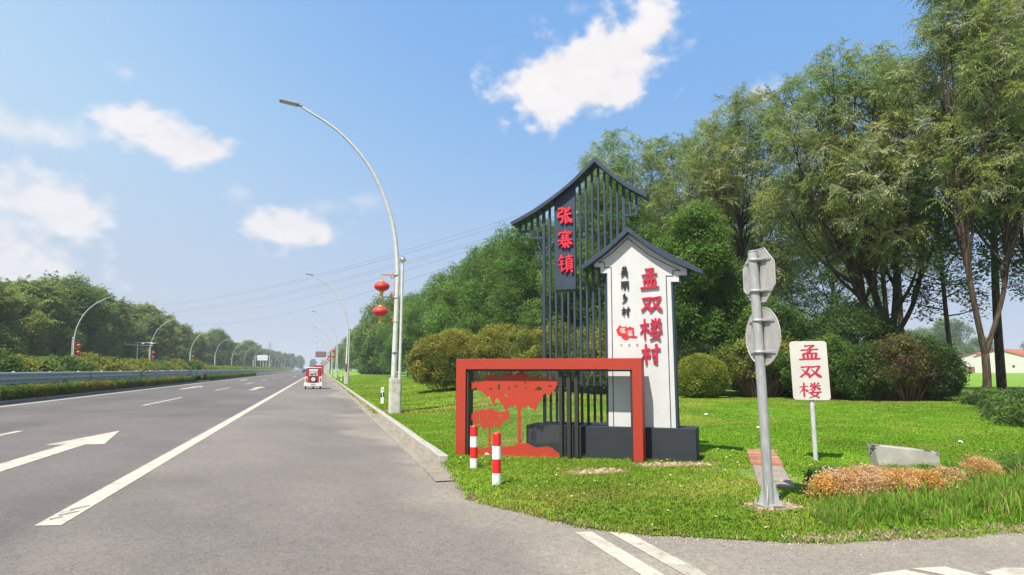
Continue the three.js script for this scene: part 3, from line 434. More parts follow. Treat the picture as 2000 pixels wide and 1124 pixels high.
// ------------------------------------------------------------------ street lamps with curved arms
function makeLamp(label, opts = {}) {
  const g = thing('street_lamp', label, 'street lamp', [0, 0, 0], 0, opts.group);
  // base: oval concrete sleeve round both posts
  const o = []; for (let k = 0; k < 28; k++) { const a = k / 28 * 2 * Math.PI, c = Math.cos(a), s = Math.sin(a); o.push([0.105 * Math.sign(c) + 0.105 * c, 0.105 * s]); }
  mesh('base', new THREE.ExtrudeGeometry(shapeOf(o), { depth: 1.13, bevelEnabled: true, bevelSize: 0.012, bevelThickness: 0.012, bevelOffset: -0.012, bevelSegments: 2 }).rotateX(-Math.PI / 2).translate(0, 0.01, 0), M.lampBase, g);
  mesh('pole', tube([[-0.06, 1.1, 0], [-0.03, 2.5, 0], [-0.005, 3.7, 0], [0, 4.8, 0], [-0.13, 6.0, 0], [-0.42, 7.0, 0], [-1.02, 8.2, 0], [-2.02, 9.28, 0], [-3.3, 10.06, 0]], [0.092, 0.085, 0.078, 0.072, 0.066, 0.058, 0.05, 0.042, 0.036], 16, 60), M.lampWhite, g);
  const head = mesh('lamp_head', merge([new RoundedBoxGeometry(0.62, 0.085, 0.24, 3, 0.03).rotateZ(-0.16).translate(-3.62, 10.13, 0), tube([[-3.2, 10.03, 0], [-3.36, 10.085, 0]], [0.045, 0.05], 12)]), M.lampGrey, g);
  mesh('lens', new RoundedBoxGeometry(0.5, 0.012, 0.19, 2, 0.005).rotateZ(-0.16).translate(-3.63, 10.083, 0), M.lens, head);
  if (opts.twin !== false) {
    mesh('side_post', tube([[0.13, 1.1, 0], [0.155, 3, 0], [0.165, 4.93, 0]], [0.05, 0.047, 0.044], 14), M.lampWhite, g);
    for (const y of [4.22, 4.34, 4.46, 4.58]) mesh('rung', tube([[0.0, y, 0], [0.165, y, 0]], [0.016, 0.016], 8), M.lampWhite, g);
    const neck = mesh('ball_neck', cyl(0.02, 0.02, 0.07, 0.165, 4.92, 0, 10), M.lampWhite, g); mesh('steel_ball', new THREE.SphereGeometry(0.105, 28, 20).translate(0.165, 5.07, 0), M.chrome, g);
  }
  mesh('band', tube([[-0.045, 1.95, 0], [-0.04, 2.02, 0]], [0.093, 0.093], 16), M.galv, g);
  if (opts.rust) mesh('rust_sleeve', tube([[-0.057, 1.16, 0], [-0.042, 1.9, 0]], [0.096, 0.092], 16), M.rust, g);
  if (opts.bracket) {
    const b = mesh('lantern_bracket', merge([tube([[-0.09, 3.02, 0], [-0.08, 4.58, 0]], [0.008, 0.008], 6), ...[4.55, 3.80, 3.0].map((y) => tube([[-0.02, y, 0], [-0.55, y, 0]], [0.017, 0.017], 8)), ...[4.50, 3.86, 3.07].map((y) => new THREE.TorusGeometry(0.055, 0.018, 6, 18).translate(-0.16, y, 0)), new THREE.TorusGeometry(0.045, 0.01, 6, 18).translate(-0.14, 3.95, 0)]), M.iron, g);
    for (const y of [3.79, 3.0, 4.55]) mesh('clamp', tube([[-0.02, y - 0.02, 0], [-0.02, y + 0.02, 0]], [0.088, 0.088], 14), M.galv, b);
    mesh('label_plate', box(0.05, 0.09, 0.006, -0.06, 1.97, 0.096), std(C(0.04, 0.10, 0.35), 0.5), g);
  }
  return g;
}
function makeLantern(label, group) {
  const g = thing('red_lantern', label, 'lantern', [0, 0, 0], 0, group), pts = [];
  for (let k = 0; k <= 16; k++) { const a = -Math.PI / 2 + k / 16 * Math.PI; pts.push(new THREE.Vector2(Math.max(0.075, 0.255 * Math.cos(a)), 0.165 * Math.sin(a))); }
  const geo = new THREE.LatheGeometry(pts, 40), p = geo.attributes.position; for (let i = 0; i < p.count; i++) { const a = Math.atan2(p.getZ(i), p.getX(i)), k = 1 - 0.025 * Math.abs(Math.sin(a * 10)); p.setXYZ(i, p.getX(i) * k, p.getY(i), p.getZ(i) * k); } geo.computeVertexNormals();
  mesh('body', geo, M.lantern, g);
  mesh('cap', merge([cyl(0.085, 0.075, 0.05, 0, 0.15, 0), tube([[0, 0.19, 0], [0, 0.27, 0]], [0.01, 0.01], 6)]), M.gold, g);
  mesh('tassel', merge([cyl(0.08, 0.08, 0.045, 0, -0.195, 0), cyl(0.05, 0.055, 0.2, 0, -0.385, 0, 14)]), M.gold, g);
  return g;
}
const lampBare = (() => {
  const LAWN = 'street lamps along the lawn kerb';
  const l1 = makeLamp('tall white curved street lamp with two red lanterns beside the monument lawn', { bracket: true }); l1.position.set(2.40, 0.095, -23.75);
  const lan = makeLantern('upper of two red lanterns on the street lamp beside the lawn'); lan.position.set(1.90, 4.25, -23.75);
  copy(lan, 'red_lantern', 'lower of two red lanterns on the street lamp beside the lawn', [1.87, 3.42, -23.72]);
  const l2 = makeLamp('white curved street lamp with a rust stained pole foot', { rust: true }); l2.position.set(2.42, 0.095, -68.2);
  const l3 = makeLamp('distant white curved street lamp in the row along the lawn kerb', { group: LAWN, bracket: true }); l3.position.set(2.45, 0.095, -112.8);
  for (let k = 4; k <= 15; k++) copy(l3, 'street_lamp', l3.userData.label, [2.45, 0.095, -23.75 - 44.6 * (k - 1)], 0, 1, LAWN);
  for (const k of [3, 4, 5, 6, 7, 8]) for (const y of [4.25, 3.42]) copy(lan, 'red_lantern', 'small red lantern hanging from a distant lamp along the lawn kerb', [1.93, y, -23.75 - 44.6 * (k - 1)], 0, 1, 'lanterns on the distant lamps along the lawn kerb');
  const FAR = 'street lamps beyond the median'; let first = null;
  for (let k = 0; k < 16; k++) { const c = copy(l3, 'street_lamp', 'white curved street lamp in the row beyond the median shrubs', [-31.9, 0.06, -108 - 45 * k], Math.PI, 1.1, FAR); }
  for (const k of [0, 1, 2, 5]) for (const y of [4.65, 3.75]) copy(lan, 'red_lantern', 'red lantern hanging from a lamp beyond the median shrubs', [-31.3, y, -108 - 45 * k], 0, 1.15, 'lanterns beyond the median');
  return l3;
})();
{ // camera arms beside the second lamp beyond the median, roadside boards, mast
  const g = thing('camera_mast', 'white pole with crossed camera arms beyond the median shrubs', 'camera mast', [-32.6, 0, -146]);
  mesh('pole', tube([[0, 0, 0], [0, 6.2, 0]], [0.12, 0.1], 12), M.lampWhite, g);
  mesh('arm', tube([[-2.4, 6.0, 0], [2.6, 5.8, 0]], [0.06, 0.06], 8), M.lampWhite, g); mesh('arm', tube([[-0.6, 6.4, -0.3], [3.0, 6.3, -0.3]], [0.06, 0.06], 8), M.lampWhite, g);
  for (const x of [-2.2, 0.9, 2.4]) mesh('camera', box(0.5, 0.22, 0.22, x, 6.2, 0.05, 0.04), M.lampWhite, g);
  const b = thing('billboard', 'plain white roadside board on three posts beyond the median', 'billboard', [-25.6, 0, -350]);
  mesh('panel', box(4.6, 2.5, 0.25, 0, 6.6, 0, 0.05), std(C(0.62, 0.64, 0.64), 0.6), b);
  for (const x of [-3.1, 0.4, 3.1]) mesh('post', tube([[x, 0, -0.3], [x, x === 0.4 ? 6 : 7.2, -0.3]], [0.16, 0.14], 10), M.lampWhite, b);
  mesh('crossbar', tube([[-3.1, 7.1, -0.3], [3.1, 7.1, -0.3]], [0.08, 0.08], 8), M.lampWhite, b);
  const s = thing('overhead_sign', 'dark red overhead sign board on an arm above the distant shoulder', 'road sign', [2.7, 0, -197]);
  mesh('column', tube([[0, 0, 0], [0, 6.0, 0]], [0.16, 0.14], 12), std(C(0.10, 0.06, 0.05), 0.7), s);
  for (const y of [5.1, 5.7]) mesh('arm', tube([[0, y, 0], [-3.6, y, 0]], [0.07, 0.06], 8), std(C(0.10, 0.06, 0.05), 0.7), s);
  mesh('board', box(2.65, 1.5, 0.2, -2.55, 5.35, 0.15, 0.03), std(C(0.13, 0.035, 0.04), 0.6), s);
  for (const y of [5.78, 5.38, 4.98]) mesh('text_panel', box(2.4, 0.2, 0.02, -2.55, y, 0.262), std(C(0.34, 0.20, 0.22), 0.6), s);
  const t = thing('lattice_mast', 'thin lattice mast above the distant trees beyond the median', 'mast', [-47.6, 0, -738]);
  const leg = (a, c) => tube([[a * 2.2, 0, c * 2.2], [a * 0.7, 22, c * 0.7], [a * 0.5, 27, c * 0.5]], [0.16, 0.12], 6);
  for (const [a, c] of [[-1, -1], [-1, 1], [1, -1], [1, 1]]) mesh('leg', leg(a, c), M.lampGrey, t);
  const br = []; for (let k = 0; k < 9; k++) { const y = k * 3, w = lerp(2.2, 0.5, k / 9), w2 = lerp(2.2, 0.5, (k + 1) / 9); for (const c of [-1, 1]) { br.push(tube([[-w, y, c * w], [w2, y + 3, c * w2]], [0.07, 0.07], 5), tube([[w, y, c * w], [-w2, y + 3, c * w2]], [0.07, 0.07], 5), tube([[c * w, y, -w], [c * w2, y + 3, w2]], [0.07, 0.07], 5)); } } mesh('bracing', br, M.lampGrey, t);
  for (const y of [22.5, 25, 27.5]) mesh('crossarm', tube([[-3.2, y, 0], [3.2, y, 0]], [0.14, 0.14], 6), M.lampGrey, t);
}
{ // overhead power lines crossing beyond the trees
  const ends = [[38, 31.8, -142.5, -63.7, 30.6, -357.3], [38.5, 31.0, -143, -64, 30.2, -357.5], [36.1, 28.5, -143.5, -63.6, 27.1, -357.7], [35.5, 27.8, -144, -63, 26.4, -358], [31, 25.4, -145.2, -51.7, 25.2, -354.8], [21.8, 20.3, -148.2, -51.6, 20.5, -355.3]];
  for (const [a, b, c, d, e, f] of ends) {
    const pts = []; for (let k = -4; k <= 18; k++) { const t = k / 14; pts.push([lerp(a, d, t), lerp(b, e, t) - 2.4 * (1 - (2 * t - 1) ** 2) + 1.2, lerp(c, f, t)]); }
    tag(mesh('power_line', tube(pts, [0.035, 0.035], 5, 60), std(C(0.20, 0.21, 0.23), 0.6)), 'thin overhead power line high over the road behind the trees', 'power line', 'overhead power lines');
  }
}
// ------------------------------------------------------------------ median guardrails
function guardrail(label, x, top, flip, z0, n) {
  const g = thing('guardrail', label, 'guardrail', [x, 0.13, z0], 0), L = 4.8, s = flip ? -1 : 1;
  const prof = [[0.02, 1.385], [0.07, 1.365], [0.085, 1.33], [0.08, 1.275], [0.0, 1.235], [0.0, 1.185], [0.08, 1.145], [0.085, 1.085], [0.08, 1.03], [0.0, 0.99], [0.0, 0.94], [0.08, 0.90], [0.085, 0.85], [0.07, 0.79], [0.02, 0.77]].map(([a, y]) => [a * s, y + top - 1.385 - 0.13]);
  const o = [...prof, ...prof.map(([a, y]) => [a - 0.006 * s, y]).reverse()], ar = o.reduce((t, [a, b], i) => { const [c, d] = o[(i + 1) % o.length]; return t + a * d - c * b; }, 0);
  const beam = extrude(ar < 0 ? o.reverse() : o, L - 0.01, 0);
  const post = merge([box(0.1, top - 0.07, 0.13, -0.13 * s, (top - 0.13) / 2 - 0.05, 0, 0.01), box(0.13, 0.3, 0.1, -0.045 * s, top - 0.5, 0, 0.01), cyl(0.075, 0.05, 0.03, -0.13 * s, top - 0.12, 0, 12)]);
  const bolt = merge([-0.2, -0.08, 0.08, 0.2].flatMap((dz) => [0.19, 0.44].map((dy) => new THREE.SphereGeometry(0.022, 8, 6).translate(0.005 * s, top - 0.13 - dy, dz))));
  for (let k = 0; k < n; k++) {
    const b = mesh('beam', beam, M.rail, g); b.position.z = -L * (k + 1);
    if (k % 2 === 0) mesh('splice_bolts', bolt, M.lampGrey, b).position.z = L - 0.1;
    const p = mesh('post', post, M.lampWhite, g); p.position.z = -L * (k + 0.5);
  }
}
guardrail('galvanised corrugated guardrail above the low clipped hedge facing the lanes', -14.05, 1.385, false, -18, 90);
guardrail('second galvanised guardrail behind the median shrubs facing the far carriageway', -17.6, 1.45, true, -18, 70);

// ------------------------------------------------------------------ foliage: leaf clusters spread through crowns
function cluster(seed, leaves, radius, len, wid, mode = 'ball') {
  const r = rng(seed), pos = [], tmp = new THREE.Object3D();
  const leaf = (p, yaw, pitch, roll, s) => {
    tmp.position.copy(p); tmp.rotation.set(pitch, yaw, roll, 'YXZ'); tmp.scale.setScalar(s); tmp.updateMatrix();
    const q = [[0, 0, 0], [-wid / 2, wid * 0.16, len * 0.45], [0, -len * 0.06, len], [wid / 2, wid * 0.16, len * 0.45]].map((a) => V(...a).applyMatrix4(tmp.matrix));
    for (const k of [0, 2, 1, 0, 3, 2]) pos.push(q[k].x, q[k].y, q[k].z);
  };
  if (mode === 'ball') for (let i = 0; i < leaves; i++) { const d = V(r() - 0.5, (r() - 0.5) * 0.85, r() - 0.5).normalize().multiplyScalar(radius * Math.cbrt(0.12 + 0.88 * r())); leaf(d, r() * 6.283, (r() - 0.4) * 1.1, (r() - 0.5) * 0.9, 0.65 + 0.6 * r()); }
  if (mode === 'weep') { const twigs = Math.round(leaves / 11); for (let t = 0; t < twigs; t++) { const a = r() * 6.283, reach = radius * (0.25 + 0.75 * r()), fall = radius * (0.7 + 0.9 * r()); for (let i = 0; i < 11; i++) { const s = (i + r() * 0.6) / 11; leaf(V(Math.cos(a) * reach * Math.sqrt(s), -fall * s * s + radius * 0.5, Math.sin(a) * reach * Math.sqrt(s)), a + (i % 2 ? 0.9 : -0.9) + (r() - 0.5) * 0.8, 0.35 + 0.9 * s + (r() - 0.5) * 0.7, (r() - 0.5) * 1.6, 0.7 + 0.5 * r()); } } }
  if (mode === 'tuft') for (let i = 0; i < leaves; i++) { const a = r() * 6.283, d = radius * Math.sqrt(r()), x = Math.cos(a) * d, z = Math.sin(a) * d, h = len * (0.5 + 0.7 * r()), out = h * (0.15 + 0.75 * r()), b = r() * 6.283, ox = Math.cos(b), oz = Math.sin(b), w = wid * (0.7 + 0.6 * r()) / 2; const p0 = [x - oz * w, 0, z + ox * w], p1 = [x + oz * w, 0, z - ox * w], m0 = [x + ox * out * 0.35 - oz * w * 0.8, h * 0.6, z + oz * out * 0.35 + ox * w * 0.8], m1 = [x + ox * out * 0.35 + oz * w * 0.8, h * 0.6, z + oz * out * 0.35 - ox * w * 0.8], t = [x + ox * out, h * (1 - 0.2 * r()), z + oz * out]; pos.push(...p0, ...p1, ...m1, ...p0, ...m1, ...m0, ...m0, ...m1, ...t); }
  const g = new THREE.BufferGeometry(); g.setAttribute('position', new THREE.Float32BufferAttribute(pos, 3)); g.computeVertexNormals(); return g;
}
function spray(seed, twigs, radius, len, wid) {   // feathery twigs fanning outwards, leaves along them
  const r = rng(seed), pos = [], tmp = new THREE.Object3D(), N = 11;
  for (let t = 0; t < twigs; t++) {
    const d = V(r() * 2 - 1, r() * 1.5 - 0.55, r() * 2 - 1).normalize(), L = radius * (0.6 + 0.6 * r()), droop = 0.25 + 0.35 * r(), az = Math.atan2(d.x, d.z);
    for (let i = 0; i < N; i++) {
      const s = (i + 0.5 * r()) / N; tmp.position.set(d.x * L * s, d.y * L * s - droop * L * s * s, d.z * L * s); tmp.rotation.set(-d.y * 0.8 + droop + (r() - 0.5) * 0.9, az + (i % 2 ? 0.75 : -0.75) + (r() - 0.5) * 0.6, (r() - 0.5) * 1.4, 'YXZ'); tmp.scale.setScalar(0.7 + 0.5 * r()); tmp.updateMatrix();
      const q = [[0, 0, 0], [-wid / 2, wid * 0.16, len * 0.45], [0, -len * 0.1, len], [wid / 2, wid * 0.16, len * 0.45]].map((a) => V(...a).applyMatrix4(tmp.matrix)); for (const k of [0, 2, 1, 0, 3, 2]) pos.push(q[k].x, q[k].y, q[k].z);
    }
  }
  const g = new THREE.BufferGeometry(); g.setAttribute('position', new THREE.Float32BufferAttribute(pos, 3)); g.computeVertexNormals(); return g;
}
const CL = {
  willow: spray(11, 8, 0.5, 0.13, 0.034), willow2: spray(12, 8, 0.5, 0.12, 0.032),
  broad: cluster(13, 46, 0.34, 0.12, 0.065), poplar: cluster(14, 34, 0.36, 0.12, 0.10),
  far: cluster(15, 44, 0.95, 0.38, 0.19), farWeep: spray(16, 8, 1.3, 0.42, 0.14),
  shrub: cluster(17, 46, 0.22, 0.085, 0.048), box: cluster(18, 70, 0.13, 0.042, 0.026), fine: cluster(24, 110, 0.12, 0.026, 0.013), farShrub: cluster(19, 40, 0.36, 0.15, 0.085),
  tuft: cluster(20, 22, 0.12, 0.031, 0.009, 'tuft'), tuftBig: cluster(21, 20, 0.2, 0.045, 0.016, 'tuft'), reed: cluster(22, 14, 0.10, 0.42, 0.013, 'tuft'), dryTuft: cluster(23, 14, 0.09, 0.035, 0.007, 'tuft'),
};
function instances(name, geo, mat, items, parent) {   // items: [x, y, z, yaw, pitch, scale, r, g, b]
  const m = new THREE.InstancedMesh(geo, mat, items.length), o = new THREE.Object3D(), c = new THREE.Color(); m.name = parent ? name : numbered(name);
  items.forEach((q, i) => { o.position.set(q[0], q[1], q[2]); o.rotation.set(q[4], q[3], 0, 'YXZ'); o.scale.setScalar(q[5]); o.updateMatrix(); m.setMatrixAt(i, o.matrix); m.setColorAt(i, c.setRGB(q[6], q[7], q[8])); });
  m.castShadow = m.receiveShadow = true; m.userData.kind = 'stuff'; (parent ?? scene).add(m); return m;
}
function lobePoints(lobes, count, r, inner = 0.5) {
  const out = [], wts = lobes.map((l) => l.r * l.r), sum = wts.reduce((a, b) => a + b, 0); let guard = 0;
  while (out.length < count && guard++ < count * 6) {
    let k = 0, t = r() * sum; while (k < lobes.length - 1 && (t -= wts[k]) > 0) k++;
    const l = lobes[k], d = V(r() * 2 - 1, r() * 2 - 1, r() * 2 - 1); if (d.lengthSq() > 1 || d.lengthSq() < 0.01) continue; d.normalize();
    const bump = 0.72 + 0.56 * fbm(d.x * 2.2 + l.x * 3.1, d.y * 2.2 + l.y * 2.7, d.z * 2.2 + l.z * 3.3, 3), f = (inner + (1 - inner) * Math.sqrt(r())) * bump, p = V(l.x + d.x * l.r * f, l.y + d.y * l.r * f * (l.flat ?? 0.85), l.z + d.z * l.r * f);
    if (lobes.some((q, j) => j !== k && ((p.x - q.x) ** 2 + ((p.y - q.y) / (q.flat ?? 0.85)) ** 2 + (p.z - q.z) ** 2) < (q.r * 0.5) ** 2)) continue;
    out.push([p, l, f]);
  }
  return out;
}
const KIND = {   // leaf colours are linear base colours
  willow: { geo: ['willow', 'willow2'], cols: [[0.25, 0.325, 0.105], [0.19, 0.27, 0.085], [0.40, 0.45, 0.26], [0.295, 0.345, 0.09]] },
  broad: { geo: ['broad'], cols: [[0.135, 0.24, 0.05], [0.185, 0.30, 0.06], [0.10, 0.19, 0.05]] },
  bright: { geo: ['broad'], cols: [[0.135, 0.245, 0.04], [0.17, 0.29, 0.055], [0.105, 0.20, 0.04]] },
  poplar: { geo: ['poplar'], cols: [[0.07, 0.14, 0.035], [0.09, 0.165, 0.04]] },
  farLight: { geo: ['far'], cols: [[0.24, 0.32, 0.06], [0.29, 0.35, 0.07], [0.19, 0.27, 0.06]] },
  far: { geo: ['far'], cols: [[0.15, 0.24, 0.055], [0.20, 0.285, 0.055], [0.11, 0.19, 0.055]] },
  farWeep: { geo: ['farWeep'], cols: [[0.21, 0.275, 0.07], [0.26, 0.315, 0.075], [0.165, 0.23, 0.065]] },
};
function tree(name, label, group, seed, kind, x, z, height, R, y0, lobeCount, leafCount, opt = {}) {
  const r = rng(seed), gy = opt.gy ?? groundY(x, z), g = thing(name, label, 'tree', [x, gy - 0.05, z], 0, group), far = kind.startsWith('far');
  const lean = opt.lean ?? (r() - 0.5) * 0.1, leanZ = (r() - 0.5) * 0.08, tr = opt.trunk ?? height * 0.0095, fork = opt.fork ?? lerp(y0, height, 0.12);
  const ax = (y) => V(lean * y, y, leanZ * y), lobes = [], wood = []; lobeCount = Math.round(lobeCount * (far ? 1.5 : 2));
  for (let k = 0; k < lobeCount; k++) {
    const t = (k + 0.5) / lobeCount, y = lerp(y0, height, 0.10 + 0.87 * t), env = Math.sin(Math.PI * clamp(0.16 + 0.78 * t)) ** 0.7, a = k * 2.399 + r() * 1.2, rad = R * env * (0.2 + 0.68 * Math.sqrt(r())), lr = R * (0.25 + 0.15 * r()) * (0.75 + 0.35 * env), c = ax(y);
    lobes.push({ x: c.x + Math.cos(a) * rad, y: Math.min(y, height - lr * 0.8), z: c.z + Math.sin(a) * rad, r: lr, flat: kind === 'willow' ? 1 : 0.85 });
  }
  const seg = far ? 5 : 8, top = height * 0.86;
  if (opt.forks) {
    wood.push(tube([ax(0), ax(fork * 0.5).add(V(0.05, 0, 0)), ax(fork)], [tr * 1.25, tr, tr * 0.95], seg, 8));
    for (const [dx, dz, ty, k] of opt.forks) { const b = ax(fork - 0.06), e = V(b.x + dx, ty, b.z + dz); wood.push(tube([b, V(b.x + dx * 0.5, fork + (ty - fork) * 0.22, b.z + dz * 0.4), V(b.x + dx * 0.8, fork + (ty - fork) * 0.6, b.z + dz * 0.8), e], [tr * 0.85 * k, tr * 0.7 * k, tr * 0.5 * k, tr * 0.1], seg, 14)); }
  } else wood.push(tube([ax(0), ax(fork * 0.5).add(V((r() - 0.5) * 0.15, 0, 0)), ax(fork), ax(lerp(fork, top, 0.5)), ax(top)], [tr * 1.25, tr, tr * 0.85, tr * 0.45, tr * 0.1], seg, far ? 8 : 16));
  lobes.forEach((l) => {
    const s = clamp(l.y * 0.45 + fork * 0.35, fork * 0.8, l.y * 0.92), a = ax(s), b = V(l.x, l.y, l.z); if (opt.forks && s > fork) { let best = 1e9; for (const [dx, dz, ty] of opt.forks) { const t = clamp((s - fork) / (ty - fork)), q = V(ax(fork).x + dx * (0.3 + 0.7 * t), s, ax(fork).z + dz * (0.3 + 0.7 * t)), d = q.distanceTo(b); if (d < best) { best = d; a.copy(q); } } } const m = a.clone().lerp(b, 0.5); m.y -= (b.y - a.y) * 0.14; m.x += (b.x - a.x) * 0.1; const lr = tr * lerp(0.55, 0.22, s / height);
    wood.push(tube([a, m, b], [lr, lr * 0.7, lr * 0.25], far ? 4 : 6, far ? 4 : 8));
    if (!far) for (let j = 0; j < 4; j++) { const d = V(r() - 0.5, r() * 0.7 - 0.1, r() - 0.5).normalize().multiplyScalar(l.r * 0.85), q = m.clone().lerp(b, 0.4 + 0.6 * r()); wood.push(tube([q, q.clone().addScaledVector(d, 0.5).add(V(0, 0.06, 0)), q.clone().add(d)], [lr * 0.32, lr * 0.2, lr * 0.06], 4, 4)); }
  });
  mesh('trunk', wood, M.bark, g);
  const K = KIND[kind], sets = K.geo.map(() => []);
  for (const [p, l, f] of lobePoints(lobes, leafCount, r, 0.45)) {
    const c = K.cols[Math.floor(r() * K.cols.length)], b = 0.8 + 0.4 * r(), hue = noise3(p.x * 0.4 + seed, p.y * 0.4, p.z * 0.4);
    sets[Math.floor(r() * sets.length)].push([p.x, p.y, p.z, r() * 6.283, (r() - 0.5) * 0.9, (opt.leaf ?? 1) * (0.75 + 0.55 * r()), c[0] * b * (0.85 + 0.3 * hue), c[1] * b, c[2] * b]);
  }
  sets.forEach((s, i) => instances('crown', CL[K.geo[i]], M.leaf, s, g));
  return g;
}
// bushes: stems and twigs with leaf clusters on a rounded, uneven outline
function bush(name, label, group, seed, x, z, rx, ry, rz, count, geo, cols, opt = {}) {
  const r = rng(seed), gy = opt.gy ?? groundY(x, z), g = thing(name, label, opt.category ?? 'shrub', [x, gy - 0.03, z], 0, group), items = [], wood = [], sq = opt.square ?? 0;
  let guard = 0;
  while (items.length < count && guard++ < count * 8) {
    const d = V(r() * 2 - 1, r() * 2 - 1, r() * 2 - 1); if (d.lengthSq() > 1 || d.lengthSq() < 0.02) continue; d.normalize();
    const cube = Math.max(Math.abs(d.x), Math.abs(d.y), Math.abs(d.z)), k = lerp(1, 0.92 / cube, sq), bump = 1 + (opt.rough ?? 0.35) * 2 * (fbm(d.x * 2.6 + seed, d.y * 2.6, d.z * 2.6 + seed * 0.3, 4) - 0.5), f = (0.66 + 0.34 * Math.sqrt(r())) * bump * k, py = ry * 0.5 + d.y * f * ry * 0.5;
    if (py < ry * (opt.bare ?? 0.04) * (0.6 + 0.8 * r()) || py < 0.02) continue;
    const c = cols[Math.floor(clamp(noise3(d.x * 2 + seed, d.y * 2, d.z * 2) * 1.5 - 0.25 + (r() - 0.5) * 0.5, 0, 0.999) * cols.length)], b = 0.78 + 0.44 * r();
    items.push([d.x * f * rx, py, d.z * f * rz, r() * 6.283, (r() - 0.5) * 2, (opt.leaf ?? 1) * (0.7 + 0.6 * r()), c[0] * b, c[1] * b, c[2] * b]);
  }
  const nt = opt.twigs ?? 12;
  for (let k = 0; k < nt; k++) { const a = r() * 6.283, e = 0.35 + 0.6 * Math.sqrt(r()), p = V(Math.cos(a) * rx * e, ry * (0.25 + 0.5 * r()), Math.sin(a) * rz * e), q = V(p.x * 0.45 + (r() - 0.5) * 0.2, 0, p.z * 0.45 + (r() - 0.5) * 0.2), w = opt.twig ?? 0.012; wood.push(tube([q, q.clone().lerp(p, 0.5).add(V((r() - 0.5) * 0.2, 0.1, (r() - 0.5) * 0.2)), p], [w, w * 0.7, w * 0.35], 4, 5)); }
  mesh('stem', wood, opt.wood ?? M.twig, g);
  instances('foliage', CL[geo], M.leaf, items, g);
  return g;
}

// --- trees behind the lawn
const T = (...a) => tree(...a);
T('willow_tree', 'pale willow rising just behind the ridge of the slatted tower', null, 101, 'willow', 19.0, -40.8, 15.6, 4.2, 3.0, 14, 2300);
T('willow_tree', 'willow between the slatted tower and the taller willows', null, 102, 'willow', 20.2, -36.4, 14.6, 3.6, 2.8, 12, 1500);
T('willow_tree', 'broad willow behind the bright green tree beside the white slab', null, 103, 'willow', 20.7, -32.1, 15.0, 3.9, 4.2, 15, 1800);
T('willow_tree', 'tall willow with dark leaning limbs behind the village name sign', null, 104, 'willow', 22.9, -24.3, 13.9, 3.9, 5.0, 18, 2000, { lean: -0.19, trunk: 0.19, fork: 2.3, forks: [[-3.2, 0.4, 10, 0.85], [-1.2, -0.6, 12.5, 0.95], [0.5, 0.2, 12, 0.85], [2.0, 0.5, 9.5, 0.7]] });
T('willow_tree', 'willow behind the dark forked trunks with a poplar shoot above it', null, 105, 'willow', 27.9, -30.1, 13.0, 3.0, 6.0, 12, 1100);
T('willow_tree', 'tallest willow with grey green crown above the trunk that forks low', null, 106, 'willow', 21.95, -19.65, 17.2, 3.1, 6.2, 18, 1450, { trunk: 0.13, fork: 1.65, lean: 0.085, forks: [[-0.9, 0, 14, 0.95], [1.9, 0.3, 12.5, 0.8]] });
T('willow_tree', 'willow filling the crown between the tallest willows', null, 107, 'willow', 30.2, -26.2, 17.6, 3.0, 7, 15, 1200);
T('willow_tree', 'outermost willow beyond the trunk that forks low', null, 108, 'willow', 28.6, -21.0, 16.8, 3.8, 6.6, 16, 1250);
T('broadleaf_tree', 'bright green leafy tree close behind the roof of the white slab', null, 110, 'bright', 15.9, -27.6, 8.0, 2.2, 1.4, 13, 1500);
T('broadleaf_tree', 'green tree seen through the upper slats of the tower', null, 111, 'bright', 14.5, -36.0, 11.6, 3.0, 1.5, 14, 1500);
T('broadleaf_tree', 'dark green tree behind the stepped eave of the slatted tower', null, 112, 'broad', 12.2, -40.0, 10.0, 3.4, 1.2, 14, 1700);
T('broadleaf_tree', 'green tree behind the lower slats of the tower', null, 113, 'broad', 12.6, -34.6, 7.2, 2.6, 0.8, 11, 1200);
[[11.8, -46, 9.9, 3.8], [12.4, -53, 10.2, 3.9], [11.6, -60, 9.8, 3.9], [12.2, -69, 10.4, 4.2], [12.0, -79, 10.0, 4.2], [12.6, -90, 10.6, 4.4], [12, -102, 10.6, 4.6]].forEach(([x, z, h, R], i) => T('broadleaf_tree', 'rounded dark green tree in the belt along the lawn', 'tree belt along the lawn', 120 + i, 'broad', x, z, h, R, 0.8, 14, 1500 - i * 60, { leaf: 1.15 + 0.06 * i }));
const beltProto = T('broadleaf_tree', 'tall dark tree at the distant end of the lawn behind clipped bushes', 'distant tree belt along the lawn', 130, 'far', 13.5, -128, 13.5, 5.0, 1.0, 12, 620);
[[12.5, -142, 1.12], [16, -152, 1.15], [11.5, -165, 0.98], [13, -186, 1.05], [12, -215, 1], [13, -250, 1.05], [12, -290, 1], [13, -340, 1.05], [12, -400, 1.1], [13, -470, 1.1], [12, -560, 1.2]].forEach(([x, z, s], i) => copy(beltProto, 'broadleaf_tree', beltProto.userData.label, [x, 0.1, z], i * 1.7, s));
